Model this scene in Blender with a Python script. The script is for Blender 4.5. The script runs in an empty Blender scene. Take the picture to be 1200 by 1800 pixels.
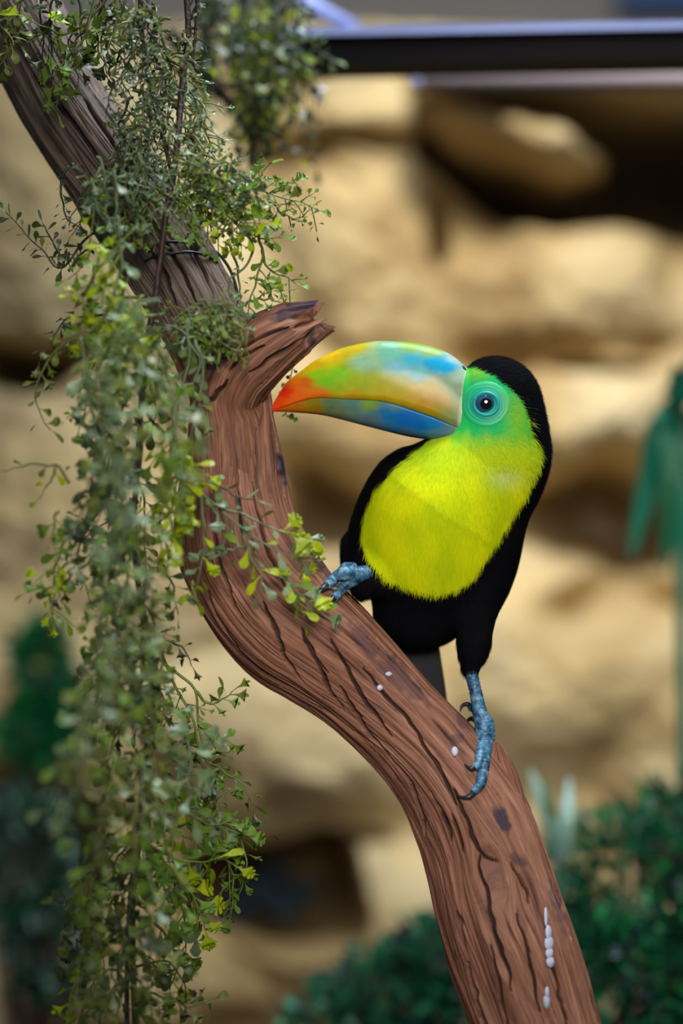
import bpy, math, random
import numpy as np
from mathutils import Matrix, Vector, Quaternion

# ------------------------------------------------------------------ frame, camera, light
S = 0.0004            # metres per photo pixel at the subject
D = 1.8               # camera to subject plane (y = 0)
ZC = 0.80             # height of the optical axis above the floor
sc = bpy.context.scene
col = sc.collection
R = math.radians

def P(px, py, Y=0.0):
    """point of the place seen at photo pixel (px, py) standing Y metres behind the subject plane"""
    k = S * (D + Y) / D
    return Vector(((px - 600) * k, Y, ZC + (900 - py) * k))

def lin(r, g, b):
    f = lambda c: (c / 255 / 12.92) if c / 255 <= 0.04045 else ((c / 255 + 0.055) / 1.055) ** 2.4
    return (f(r), f(g), f(b), 1.0)

cam_d = bpy.data.cameras.new('camera'); cam = bpy.data.objects.new('camera', cam_d); col.objects.link(cam)
cam.location = (0, -D, ZC); cam.rotation_euler = (R(90), 0, 0)
cam_d.sensor_fit = 'VERTICAL'; cam_d.sensor_height = 36.0; cam_d.sensor_width = 24.0
cam_d.lens = 36.0 * D / (1800 * S)
cam_d.clip_start = 0.05
cam_d.dof.use_dof = True; cam_d.dof.focus_distance = D - 0.018; cam_d.dof.aperture_fstop = 1.7
sc.camera = cam

w = bpy.data.worlds.new('world'); sc.world = w; w.use_nodes = True
bg = w.node_tree.nodes['Background']; bg.inputs[0].default_value = (0.80, 0.88, 1.0, 1); bg.inputs[1].default_value = 0.075

def area(name, loc, target, sx, sy, power, colr):
    d = bpy.data.lights.new(name, 'AREA'); d.shape = 'RECTANGLE'; d.size = sx; d.size_y = sy
    d.energy = power; d.color = colr
    o = bpy.data.objects.new(name, d); col.objects.link(o); o.location = loc
    o.rotation_euler = (Vector(target) - Vector(loc)).to_track_quat('-Z', 'Y').to_euler()
    return o
area('skylight', (0.26, 0.02, ZC + 1.30), (0.08, 0.03, ZC), 0.8, 0.5, 30, (0.78, 0.89, 1.0))
area('front_fill_light', (0.3, -2.7, ZC + 1.0), (0.05, 0, ZC), 0.9, 0.7, 7, (1.0, 0.97, 0.93))  # weak fill added from the front, no window stands there
def spot(name, loc, target, power, colr, size, blend, rad):
    d = bpy.data.lights.new(name, 'SPOT'); d.energy = power; d.color = colr; d.spot_size = R(size); d.spot_blend = blend
    d.shadow_soft_size = rad
    o = bpy.data.objects.new(name, d); col.objects.link(o); o.location = loc
    o.rotation_euler = (Vector(target) - Vector(loc)).to_track_quat('-Z', 'Y').to_euler()
spot('perch_fill_spot', (0.14, -1.55, ZC + 0.42), (0.06, 0.0, ZC - 0.05), 168, (1.0, 0.985, 0.95), 22.8, 1.0, 0.34)  # added spot: brightens the bird and lets the frame edges fall dark
spot('rock_spotlight', (0.36, -0.20, ZC + 1.20), (0.19, 1.1, ZC + 0.12), 118, (1.0, 0.96, 0.88), 40, 1.0, 0.12)

sc.view_settings.view_transform = 'Standard'; sc.view_settings.look = 'None'
sc.view_settings.gamma = 1.0; sc.view_settings.use_curve_mapping = False
sc.view_settings.exposure = 0.0

rng = np.random.default_rng(7)
random.seed(7)

# ------------------------------------------------------------------ helpers
def _hash(ix, iy, iz, seed):
    n = (ix.astype(np.int64) * 374761393 + iy.astype(np.int64) * 668265263 + iz.astype(np.int64) * 2147483647 + seed * 1274126177) & 0xffffffff
    n = ((n ^ (n >> 13)) * 1274126177) & 0xffffffff
    n = ((n ^ (n >> 16)) * 2246822519) & 0xffffffff
    return (n ^ (n >> 15)) & 0xffff

_G = np.random.default_rng(3).normal(size=(65536, 3)); _G /= np.linalg.norm(_G, axis=1)[:, None]

def perlin(x, y, z, seed=0):
    x, y, z = np.broadcast_arrays(np.asarray(x, float), np.asarray(y, float), np.asarray(z, float))
    ix, iy, iz = np.floor(x), np.floor(y), np.floor(z)
    fx, fy, fz = x - ix, y - iy, z - iz
    q = lambda t: t * t * t * (t * (t * 6 - 15) + 10)
    u, v, w_ = q(fx), q(fy), q(fz)
    out = 0
    for a in (0, 1):
        for b in (0, 1):
            for c in (0, 1):
                g = _G[_hash(ix + a, iy + b, iz + c, seed)]
                d = g[..., 0] * (fx - a) + g[..., 1] * (fy - b) + g[..., 2] * (fz - c)
                out = out + d * (u if a else 1 - u) * (v if b else 1 - v) * (w_ if c else 1 - w_)
    return out * 1.5

def fbm(x, y, z, oct=4, seed=0, gain=0.5):
    t, a, f = 0, 1.0, 1.0
    for i in range(oct):
        t = t + a * perlin(x * f, y * f, z * f, seed + i); a *= gain; f *= 2.03
    return t

def sstep(a, b, x):
    t = np.clip((x - a) / (b - a), 0, 1); return t * t * (3 - 2 * t)

def link(o, parent=None):
    col.objects.link(o)
    if parent is not None: o.parent = parent
    return o

def mesh_data(name, v, f, mats=(), smooth=True, attrs=None, mat_idx=None):
    """v (n,3); f a list of face arrays, each (m,3) or (m,4)"""
    me = bpy.data.meshes.new(name)
    v = np.asarray(v, np.float32)
    fs = [np.asarray(a, np.int32) for a in (f if isinstance(f, list) else [f]) if len(a)]
    me.vertices.add(len(v)); me.vertices.foreach_set('co', v.ravel())
    loops = np.concatenate([a.ravel() for a in fs])
    tot = np.concatenate([np.full(len(a), a.shape[1], np.int32) for a in fs])
    st = np.concatenate([[0], np.cumsum(tot)[:-1]]).astype(np.int32)
    me.loops.add(len(loops)); me.loops.foreach_set('vertex_index', loops)
    me.polygons.add(len(tot)); me.polygons.foreach_set('loop_start', st); me.polygons.foreach_set('loop_total', tot)
    me.polygons.foreach_set('use_smooth', np.full(len(tot), smooth))
    if mat_idx is not None: me.polygons.foreach_set('material_index', np.asarray(mat_idx, np.int32))
    for k, (typ, a) in (attrs or {}).items():
        at = me.attributes.new(k, typ, 'POINT')
        a = np.asarray(a, np.float32)
        at.data.foreach_set({'FLOAT': 'value', 'FLOAT_VECTOR': 'vector', 'FLOAT_COLOR': 'color'}[typ], a.ravel())
    for m in mats: me.materials.append(m)
    me.update(calc_edges=True)
    return me

def obj(name, v, f, mat, parent=None, **kw):
    me = mesh_data(name, v, f, [mat] if mat else [], **kw)
    return link(bpy.data.objects.new(name, me), parent)

def empty(name, loc):
    o = bpy.data.objects.new(name, None); o.location = loc; o.empty_display_size = 0.02
    return link(o)

def tag(o, label=None, cat=None, group=None, kind=None):
    for k, val in (('label', label), ('category', cat), ('group', group), ('kind', kind)):
        if val: o[k] = val
    return o

def under(o, root):
    """parent a mesh built in world space under an Empty that only carries a location"""
    o.parent = root; o.matrix_parent_inverse = Matrix.Translation(-Vector(root.location)); return o

def catmull(pts, n):
    """pts (k,m) -> n samples, uniform in chord length"""
    p = np.asarray(pts, float); k = len(p)
    q = np.vstack([2 * p[0] - p[1], p, 2 * p[-1] - p[-2]])
    d = np.concatenate([[0], np.cumsum(np.linalg.norm(np.diff(p[:, :3], axis=0), axis=1))])
    t = np.interp(np.linspace(0, d[-1], n), d, np.arange(k))
    i = np.minimum(t.astype(int), k - 2); f = (t - i)[:, None]
    a, b, c, e = q[i], q[i + 1], q[i + 2], q[i + 3]
    return 0.5 * (2 * b + (c - a) * f + (2 * a - 5 * b + 4 * c - e) * f ** 2 + (3 * b - a - 3 * c + e) * f ** 3)

def frames(c):
    t = np.gradient(c, axis=0); t /= np.linalg.norm(t, axis=1)[:, None] + 1e-12
    up = np.array([0.0, 0, 1]) if abs(t[0, 2]) < 0.9 else np.array([1.0, 0, 0])
    n = np.zeros_like(c); n0 = np.cross(t[0], up); n[0] = n0 / np.linalg.norm(n0)
    for i in range(1, len(c)):
        m = n[i - 1] - t[i] * np.dot(n[i - 1], t[i]); n[i] = m / (np.linalg.norm(m) + 1e-12)
    return t, n, np.cross(t, n)

class MB:
    """collects tubes and sheets for one mesh"""
    def __init__(self): self.v = []; self.f4 = []; self.f3 = []; self.n = 0
    def add(self, v, f4=None, f3=None):
        v = np.asarray(v, float)
        if f4 is not None and len(f4): self.f4.append(np.asarray(f4) + self.n)
        if f3 is not None and len(f3): self.f3.append(np.asarray(f3) + self.n)
        self.v.append(v); self.n += len(v)
    def tube(self, c, r, k=6, cap=True):
        c = np.asarray(c, float); m = len(c); r = np.broadcast_to(np.asarray(r, float), (m,))
        t, a, b = frames(c); th = np.linspace(0, 2 * np.pi, k, endpoint=False)
        v = c[:, None] + r[:, None, None] * (np.cos(th)[None, :, None] * a[:, None] + np.sin(th)[None, :, None] * b[:, None])
        v = v.reshape(-1, 3); i = np.arange(m - 1)[:, None] * k; j = np.arange(k)[None]; j2 = (j + 1) % k
        f = np.stack([i + j, i + j2, i + k + j2, i + k + j], -1).reshape(-1, 4)
        f3 = []
        if cap:
            v = np.vstack([v, c[0], c[-1]]); e = m * k
            f3 = [(e, (q + 1) % k, q) for q in range(k)] + [(e + 1, (m - 1) * k + q, (m - 1) * k + (q + 1) % k) for q in range(k)]
        self.add(v, f, f3)
    def box(self, lo, hi):
        x0, y0, z0 = lo; x1, y1, z1 = hi
        v = [(x, y, z) for x in (x0, x1) for y in (y0, y1) for z in (z0, z1)]
        self.add(v, [(0, 1, 3, 2), (4, 6, 7, 5), (0, 4, 5, 1), (2, 3, 7, 6), (0, 2, 6, 4), (1, 5, 7, 3)])
    def build(self, name, mat, parent=None, smooth=True, attrs=None):
        fs = []
        if self.f4: fs.append(np.concatenate(self.f4))
        if self.f3: fs.append(np.concatenate(self.f3))
        return obj(name, np.concatenate(self.v), fs, mat, parent, smooth=smooth, attrs=attrs)

# ------------------------------------------------------------------ materials
def new_mat(name):
    m = bpy.data.materials.new(name); m.use_nodes = True
    nt = m.node_tree; b = nt.nodes['Principled BSDF']
    return m, nt, b
def node(nt, typ, **kw):
    n = nt.nodes.new(typ)
    for k, v in kw.items(): setattr(n, k, v)
    return n
def ramp(nt, stops):
    r = node(nt, 'ShaderNodeValToRGB'); e = r.color_ramp.elements
    while len(e) < len(stops): e.new(0.5)
    for i, (p, c) in enumerate(stops): e[i].position = p; e[i].color = c
    return r
def mixc(nt, fac, a, b, blend='MIX'):
    m = node(nt, 'ShaderNodeMix', data_type='RGBA', blend_type=blend)
    for s, val in ((m.inputs['Factor'], fac), (m.inputs['A'], a), (m.inputs['B'], b)):
        if isinstance(val, bpy.types.NodeSocket): nt.links.new(val, s)
        else: s.default_value = val
    return m.outputs['Result']
def noise(nt, vec, scale, detail=4, rough=0.55, dist=0):
    n = node(nt, 'ShaderNodeTexNoise'); n.inputs['Scale'].default_value = scale
    n.inputs['Detail'].default_value = detail; n.inputs['Roughness'].default_value = rough
    n.inputs['Distortion'].default_value = dist
    if vec is not None: nt.links.new(vec, n.inputs['Vector'])
    return n
def plain(name, c, rough=0.6, metal=0.0, var=0.15, scale=60, spec=0.5, bump=0.0):
    m, nt, b = new_mat(name)
    tc = node(nt, 'ShaderNodeTexCoord'); n = noise(nt, tc.outputs['Object'], scale)
    dark = tuple(x * (1 - var) for x in c[:3]) + (1,); lite = tuple(min(1, x * (1 + var)) for x in c[:3]) + (1,)
    nt.links.new(mixc(nt, n.outputs['Fac'], dark, lite), b.inputs['Base Color'])
    b.inputs['Roughness'].default_value = rough; b.inputs['Metallic'].default_value = metal
    b.inputs['Specular IOR Level'].default_value = spec
    if bump:
        bp = node(nt, 'ShaderNodeBump'); bp.inputs['Strength'].default_value = bump; bp.inputs['Distance'].default_value = 0.002
        nt.links.new(n.outputs['Fac'], bp.inputs['Height']); nt.links.new(bp.outputs['Normal'], b.inputs['Normal'])
    return m
def attr_mat(name, rough, spec=0.5, coat=0.0, sheen=0.0, bump_scale=0, bump=0.0, sub=0.0):
    m, nt, b = new_mat(name)
    a = node(nt, 'ShaderNodeAttribute', attribute_name='col')
    nt.links.new(a.outputs['Color'], b.inputs['Base Color'])
    b.inputs['Roughness'].default_value = rough; b.inputs['Specular IOR Level'].default_value = spec
    b.inputs['Coat Weight'].default_value = coat; b.inputs['Coat Roughness'].default_value = 0.12
    b.inputs['Sheen Weight'].default_value = sheen
    if sub:
        b.inputs['Subsurface Weight'].default_value = sub; b.inputs['Subsurface Scale'].default_value = 0.004
    if bump:
        tc = node(nt, 'ShaderNodeTexCoord'); n = noise(nt, tc.outputs['Object'], bump_scale, 3)
        bp = node(nt, 'ShaderNodeBump'); bp.inputs['Strength'].default_value = bump; bp.inputs['Distance'].default_value = 0.001
        nt.links.new(n.outputs['Fac'], bp.inputs['Height']); nt.links.new(bp.outputs['Normal'], b.inputs['Normal'])
    return m

def leaf_mat(name, c, trans=0.25, rough=0.35):
    m, nt, b = new_mat(name)
    oi = node(nt, 'ShaderNodeObjectInfo'); tc = node(nt, 'ShaderNodeTexCoord')
    n = noise(nt, tc.outputs['Object'], 3.0, 3)
    base = mixc(nt, n.outputs['Fac'], tuple(x * .75 for x in c[:3]) + (1,), tuple(min(1, x * 1.25) for x in c[:3]) + (1,))
    hs = node(nt, 'ShaderNodeHueSaturation')
    mr = node(nt, 'ShaderNodeMapRange'); mr.inputs['To Min'].default_value = 0.75; mr.inputs['To Max'].default_value = 1.3
    nt.links.new(oi.outputs['Random'], mr.inputs['Value']); nt.links.new(mr.outputs['Result'], hs.inputs['Value'])
    nt.links.new(base, hs.inputs['Color']); nt.links.new(hs.outputs['Color'], b.inputs['Base Color'])
    b.inputs['Roughness'].default_value = rough
    tr = node(nt, 'ShaderNodeBsdfTranslucent'); nt.links.new(hs.outputs['Color'], tr.inputs['Color'])
    mx = node(nt, 'ShaderNodeMixShader'); mx.inputs[0].default_value = trans
    nt.links.new(b.outputs[0], mx.inputs[1]); nt.links.new(tr.outputs[0], mx.inputs[2])
    nt.links.new(mx.outputs[0], nt.nodes['Material Output'].inputs['Surface'])
    return m

# wood: colour follows the grain coordinate stored on the mesh
def wood_mat():
    m, nt, b = new_mat('driftwood')
    g = node(nt, 'ShaderNodeAttribute', attribute_name='grain')
    st = node(nt, 'ShaderNodeAttribute', attribute_name='stain')
    cr = node(nt, 'ShaderNodeAttribute', attribute_name='crack')
    gy = node(nt, 'ShaderNodeAttribute', attribute_name='weather')
    n1 = noise(nt, g.outputs['Vector'], 2.2, 6, 0.65); n2 = noise(nt, g.outputs['Vector'], 9.0, 5, 0.7)
    r1 = ramp(nt, [(0.25, lin(84, 50, 40)), (0.45, lin(142, 92, 70)), (0.6, lin(172, 118, 92)), (0.8, lin(200, 156, 128))])
    nt.links.new(n1.outputs['Fac'], r1.inputs['Fac'])
    r2 = ramp(nt, [(0.32, (0.26, 0.23, 0.22, 1)), (0.52, (1, 1, 1, 1))]); nt.links.new(n2.outputs['Fac'], r2.inputs['Fac'])
    c = mixc(nt, 0.75, r1.outputs['Color'], r2.outputs['Color'], 'MULTIPLY')
    grey = ramp(nt, [(0.3, lin(70, 60, 55)), (0.6, lin(128, 112, 100)), (0.8, lin(150, 136, 124))]); nt.links.new(n1.outputs['Fac'], grey.inputs['Fac'])
    grey2 = mixc(nt, 0.75, grey.outputs['Color'], r2.outputs['Color'], 'MULTIPLY')
    c = mixc(nt, gy.outputs['Fac'], c, grey2)
    c = mixc(nt, cr.outputs['Fac'], c, lin(34, 22, 20))
    c = mixc(nt, st.outputs['Fac'], c, lin(52, 40, 58))
    nt.links.new(c, b.inputs['Base Color'])
    b.inputs['Roughness'].default_value = 0.62; b.inputs['Specular IOR Level'].default_value = 0.35
    bp = node(nt, 'ShaderNodeBump'); bp.inputs['Strength'].default_value = 0.55; bp.inputs['Distance'].default_value = 0.0012
    nt.links.new(n2.outputs['Fac'], bp.inputs['Height']); nt.links.new(bp.outputs['Normal'], b.inputs['Normal'])
    return m
WOOD = wood_mat()

def rock_mat():
    m, nt, b = new_mat('painted_rock')
    tc = node(nt, 'ShaderNodeTexCoord')
    n1 = noise(nt, tc.outputs['Object'], 2.6, 6, 0.6, 0.4); n2 = noise(nt, tc.outputs['Object'], 7.0, 5, 0.6); n3 = noise(nt, tc.outputs['Object'], 45, 5, 0.65)
    r1 = ramp(nt, [(0.28, lin(160, 122, 74)), (0.44, lin(198, 172, 122)), (0.58, lin(212, 192, 150)), (0.74, lin(206, 168, 84))])
    nt.links.new(n1.outputs['Fac'], r1.inputs['Fac'])
    r2 = ramp(nt, [(0.3, (0.6, 0.52, 0.42, 1)), (0.5, (1, 1, 1, 1))]); nt.links.new(n2.outputs['Fac'], r2.inputs['Fac'])
    c = mixc(nt, 0.7, r1.outputs['Color'], r2.outputs['Color'], 'MULTIPLY')
    nt.links.new(c, b.inputs['Base Color']); b.inputs['Roughness'].default_value = 0.8; b.inputs['Specular IOR Level'].default_value = 0.25
    bp = node(nt, 'ShaderNodeBump'); bp.inputs['Strength'].default_value = 0.6; bp.inputs['Distance'].default_value = 0.01
    nt.links.new(n3.outputs['Fac'], bp.inputs['Height']); nt.links.new(bp.outputs['Normal'], b.inputs['Normal'])
    return m
ROCK = rock_mat()
SOIL = plain('soil', lin(70, 52, 38), 0.95, var=0.4, scale=14, bump=0.8)

# ------------------------------------------------------------------ the setting: rock wall, floor
YW = 1.15
def wall_xy(px, py):
    k = S * (D + YW) / D
    return (px - 600) * k, ZC + (900 - py) * k

def in_poly(px, py, poly):
    """signed distance (negative inside) to a polygon, vectorised"""
    p = np.asarray(poly, float); d = np.full(px.shape, 1e9); ins = np.zeros(px.shape, bool)
    for i in range(len(p)):
        a, b_ = p[i], p[(i + 1) % len(p)]; e = b_ - a
        wx, wy = px - a[0], py - a[1]
        t = np.clip((wx * e[0] + wy * e[1]) / (e @ e), 0, 1)
        d = np.minimum(d, (wx - e[0] * t) ** 2 + (wy - e[1] * t) ** 2)
        c = ((a[1] <= py) & (b_[1] > py)) | ((b_[1] <= py) & (a[1] > py))
        xi = a[0] + (py - a[1]) / (b_[1] - a[1] + 1e-9) * e[0]
        ins ^= c & (px < xi)
    return np.where(ins, -1, 1) * np.sqrt(d)

def rock_height(px, py):
    wx = px + 45 * perlin(px / 160, py / 160, 3.1, 5); wy = py + 45 * perlin(px / 160, py / 160, 9.7, 6)
    h = 0.05 * fbm(px / 420, py / 420, 0.3, 4, 11) - 0.03
    B = [(640, 430, 200, 250, .13), (985, 510, 250, 165, .16), (1030, 740, 215, 125, .15), (640, 735, 210, 130, .13),
         (1040, 985, 120, 75, .02), (960, 1190, 270, 170, .12), (520, 1290, 290, 190, .15), (610, 1600, 200, 120, .15),
         (110, 330, 230, 260, .10), (140, 870, 200, 190, .05), (610, 235, 150, 75, .17), (110, 1210, 190, 150, .05),
         (330, 560, 190, 200, .10), (330, 1000, 190, 170, .08), (740, 1010, 130, 110, .05), (330, 1760, 170, 70, .08),
         (1250, 1300, 180, 180, .08), (1330, 640, 180, 220, .10), (480, 30, 300, 120, .06)]
    for cx, cy, rx, ry, a in B:
        r = np.sqrt(((wx - cx) / rx) ** 2 + ((wy - cy) / ry) ** 2)
        g_ = a * 0.62 * (1.15 - np.clip(r, 0, 1.6) ** 2.2); e_ = np.clip(0.5 + 0.5 * (g_ - h) / 0.045, 0, 1); h = h * (1 - e_) + g_ * e_ + 0.045 * e_ * (1 - e_)
    # hollows
    cave = in_poly(wx * .5 + px * .5, wy * .5 + py * .5, [(735, 165), (900, 175), (1350, 120), (1400, 440), (1180, 400), (1060, 385), (980, 400), (890, 385), (810, 330), (745, 270)])
    h = h - 0.55 * (1 - sstep(-30, 25, cave))
    shade_lip = sstep(700, 760, px) * (1 - sstep(190, 212, py)) * sstep(135, 150, py); h = np.maximum(h, 0.26 * shade_lip - 0.7 * (shade_lip < 0.02))   # overhang added behind the pipe to keep light out of the cave
    for cx, cy, rx, ry, dpt in [(480, 1560, 165, 95, .50), (20, 1520, 160, 150, .5), (20, 625, 130, 55, .3), (585, 905, 95, 75, .24),
                                (1110, 925, 150, 105, .36), (1090, 1085, 150, 60, .13), (776, 425, 16, 55, .10), (1045, 662, 90, 14, .10),
                                (640, 1490, 70, 14, .08), (930, 900, 60, 50, .05), (640, 275, 90, 12, .07)]:
        r = np.sqrt(((wx - cx) / rx) ** 2 + ((wy - cy) / ry) ** 2)
        h = h - dpt * (1 - (sstep(0.7, 1.15, r) if dpt > .45 else sstep(0.25, 1.35, r)))
    # the lit boulder lying in the cave mouth
    a = R(17); dx, dy = px - 905, py - 270
    u = (dx * math.cos(a) + dy * math.sin(a)) / 185; v = (-dx * math.sin(a) + dy * math.cos(a)) / 44
    r = np.sqrt(u * u + v * v) + 0.35 * perlin(px / 70, py / 50, 1.7, 15)
    h = np.where(r < 1, np.maximum(h, 0.22 * np.sqrt(np.clip(1 - r * r, 0, 1)) - 0.02), h)
    return h + 0.008 * fbm(px / 60, py / 60, 2.2, 4, 31)

gx = np.concatenate([np.linspace(-1500, -60, 50, endpoint=False), np.linspace(-60, 1260, 300, endpoint=False), np.linspace(1260, 2700, 50)])
gy_ = np.concatenate([np.linspace(50, 1860, 400, endpoint=False), np.linspace(1860, 2130, 14)])
PX, PY = np.meshgrid(gx, gy_)
H = rock_height(PX, PY)
WX, WZ = wall_xy(PX, PY)
V = np.stack([WX, YW - H, WZ], -1).reshape(-1, 3)
ny, nx = PX.shape
I = (np.arange(ny - 1)[:, None] * nx + np.arange(nx - 1)[None]).ravel()
F = np.stack([I, I + nx, I + nx + 1, I + 1], -1)
tag(obj('wall_rock', V, F, ROCK), 'tan and ochre artificial rock face with boulders, hollows and dark recesses', kind='structure')
PLASTER = plain('plaster', lin(168, 156, 146), 0.85, var=0.08, scale=5)
mb = MB(); mb.box((-2.4, 1.75, 0), (2.4, 1.85, 2.7)); tag(mb.build('wall_back', PLASTER, smooth=False), 'plain grey plaster wall behind the artificial rock', kind='structure')
mb = MB(); mb.box((-2.4, -0.9, -0.05), (2.4, 1.85, 0.0)); tag(mb.build('floor', SOIL, smooth=False), 'dark earth floor of the enclosure', kind='structure')
mb = MB(); mb.box(P(1085, -70, 1.7), P(1330, 16, 1.74)); tag(mb.build('blue_panel', plain('blue_paint', lin(40, 92, 160), 0.5), smooth=False), 'plain blue panel fixed to the grey wall above the rock', 'panel')

# ------------------------------------------------------------------ driftwood log
AX = np.array([  # px, py, half-width px, depth px
    (-190, -360, 84, 215), (-105, -210, 82, 180), (-25, -65, 80, 150), (35, 45, 80, 130), (105, 170, 80, 105), (180, 285, 80, 80), (260, 400, 80, 55), (320, 500, 78, 35), (368, 600, 72, 20),
    (402, 690, 70, 8), (408, 745, 74, 2), (411, 800, 85, 0), (411, 865, 98, 0), (422, 950, 112, 0), (458, 1025, 113, 0), (508, 1088, 110, 0),
    (571, 1143, 101, 0), (635, 1200, 90, 0), (706, 1270, 85, -4), (762, 1334, 90, -12), (810, 1405, 100, -22), (842, 1480, 104, -34),
    (866, 1566, 108, -48), (895, 1655, 112, -64), (920, 1735, 108, -78), (938, 1800, 106, -90), (980, 1960, 115, -120), (1020, 2200, 130, -150), (1060, 2560, 150, -180), (1085, 2905, 165, -200)], float)

def log_axis(n):
    a = catmull(np.stack([AX[:, 0], AX[:, 3], -AX[:, 1], AX[:, 2]], -1), n)
    return a  # px, depth, -py, half-width (pixel units)
def px2w(a):
    return np.stack([(a[..., 0] - 600) * S, a[..., 1] * S, ZC + (900 + a[..., 2]) * S], -1)
_A = log_axis(1750)
def log_front(px, py, out=0.0):
    """depth in px of the log's camera-facing side at a pixel"""
    d = np.hypot(_A[:, 0] - px, -_A[:, 2] - py); i = int(np.argmin(d)); h = _A[i, 3]
    return _A[i, 1] - 0.96 * h * math.sqrt(max(0.0, 1 - min(1, d[i] / h) ** 2)) - out

CRACKS = [[(800, 1385), (812, 1420), (825, 1455), (838, 1490), (850, 1503), (872, 1508)], [(838, 1500), (836, 1525), (845, 1545), (855, 1580), (862, 1615), (875, 1660), (890, 1700), (893, 1725)],
          [(800, 1590), (808, 1620), (813, 1652)], [(693, 1340), (710, 1360), (723, 1377), (740, 1420), (745, 1470)], [(760, 1390), (780, 1433), (790, 1477)], [(795, 1430), (807, 1467), (810, 1493)],
          [(893, 1513), (920, 1553), (927, 1580)], [(977, 1553), (990, 1597), (997, 1640)], [(549, 1131), (568, 1182), (584, 1213), (604, 1240)], [(597, 1201), (629, 1251), (644, 1280), (676, 1318), (700, 1350)],
          [(581, 1118), (603, 1156), (629, 1207), (651, 1239), (690, 1290)], [(660, 1118), (682, 1150), (708, 1175), (750, 1225)], [(730, 1277), (755, 1318), (787, 1372), (803, 1413)], [(420, 818), (423, 890), (432, 941)],
          [(450, 851), (456, 896), (471, 956), (486, 992), (504, 1028)], [(378, 929), (387, 986), (399, 1016), (411, 1049), (429, 1085)], [(465, 1055), (486, 1100), (504, 1154), (530, 1190)], [(360, 1016), (378, 1061), (396, 1097), (426, 1145)],
          [(354, 790), (353, 845)], [(531, 1100), (552, 1145), (575, 1175)], [(640, 1170), (680, 1220), (720, 1262), (742, 1300)], [(820, 1680), (835, 1740), (850, 1800)], [(860, 1650), (872, 1720), (884, 1800)],
          [(905, 1600), (925, 1680), (940, 1760)], [(960, 1660), (975, 1720), (990, 1790)], [(300, 440), (330, 490), (352, 545)], [(335, 430), (362, 478), (384, 530)], [(275, 455), (300, 500), (318, 550)],
          [(150, 180), (190, 240), (230, 300)], [(110, 190), (160, 260), (200, 320)], [(480, 770), (488, 820), (496, 870)], [(395, 740), (388, 800), (384, 860)], [(440, 740), (446, 790), (448, 840)]]
STUB_CRACKS = [[(372, 692), (395, 675), (420, 655)], [(431, 617), (465, 596), (513, 580)], [(455, 648), (500, 622), (540, 602)], [(420, 640), (450, 620), (480, 610)]]
def crack_field(px, py, lines, seed=0):
    wob = 5 * perlin(px / 22, py / 22, 0.7, 44 + seed); out = np.zeros_like(px); qx, qy = px + wob, py + 0.5 * wob
    for ln in lines:
        p_ = catmull(np.c_[np.array(ln, float), np.zeros(len(ln))], 12)[:, :2]
        lo, hi = p_.min(0) - 14, p_.max(0) + 14; m = (qx > lo[0]) & (qx < hi[0]) & (qy > lo[1]) & (qy < hi[1])
        if not m.any(): continue
        x_, y_ = qx[m], qy[m]; d = np.full(x_.shape, 1e9); tt_ = np.zeros(x_.shape)
        for i in range(len(p_) - 1):
            a_, e_ = p_[i], p_[i + 1] - p_[i]; t_ = np.clip(((x_ - a_[0]) * e_[0] + (y_ - a_[1]) * e_[1]) / (e_ @ e_), 0, 1)
            dd_ = np.hypot(x_ - a_[0] - t_ * e_[0], y_ - a_[1] - t_ * e_[1]); b_ = dd_ < d; d[b_] = dd_[b_]; tt_[b_] = (i + t_[b_]) / (len(p_) - 1)
        wdt = 1.2 + 3.6 * np.sin(np.pi * np.clip(tt_, 0.02, 0.98)) ** 0.6
        out[m] = np.maximum(out[m], 1 - sstep(0.25, 1.0, d / wdt))
    return out

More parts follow.
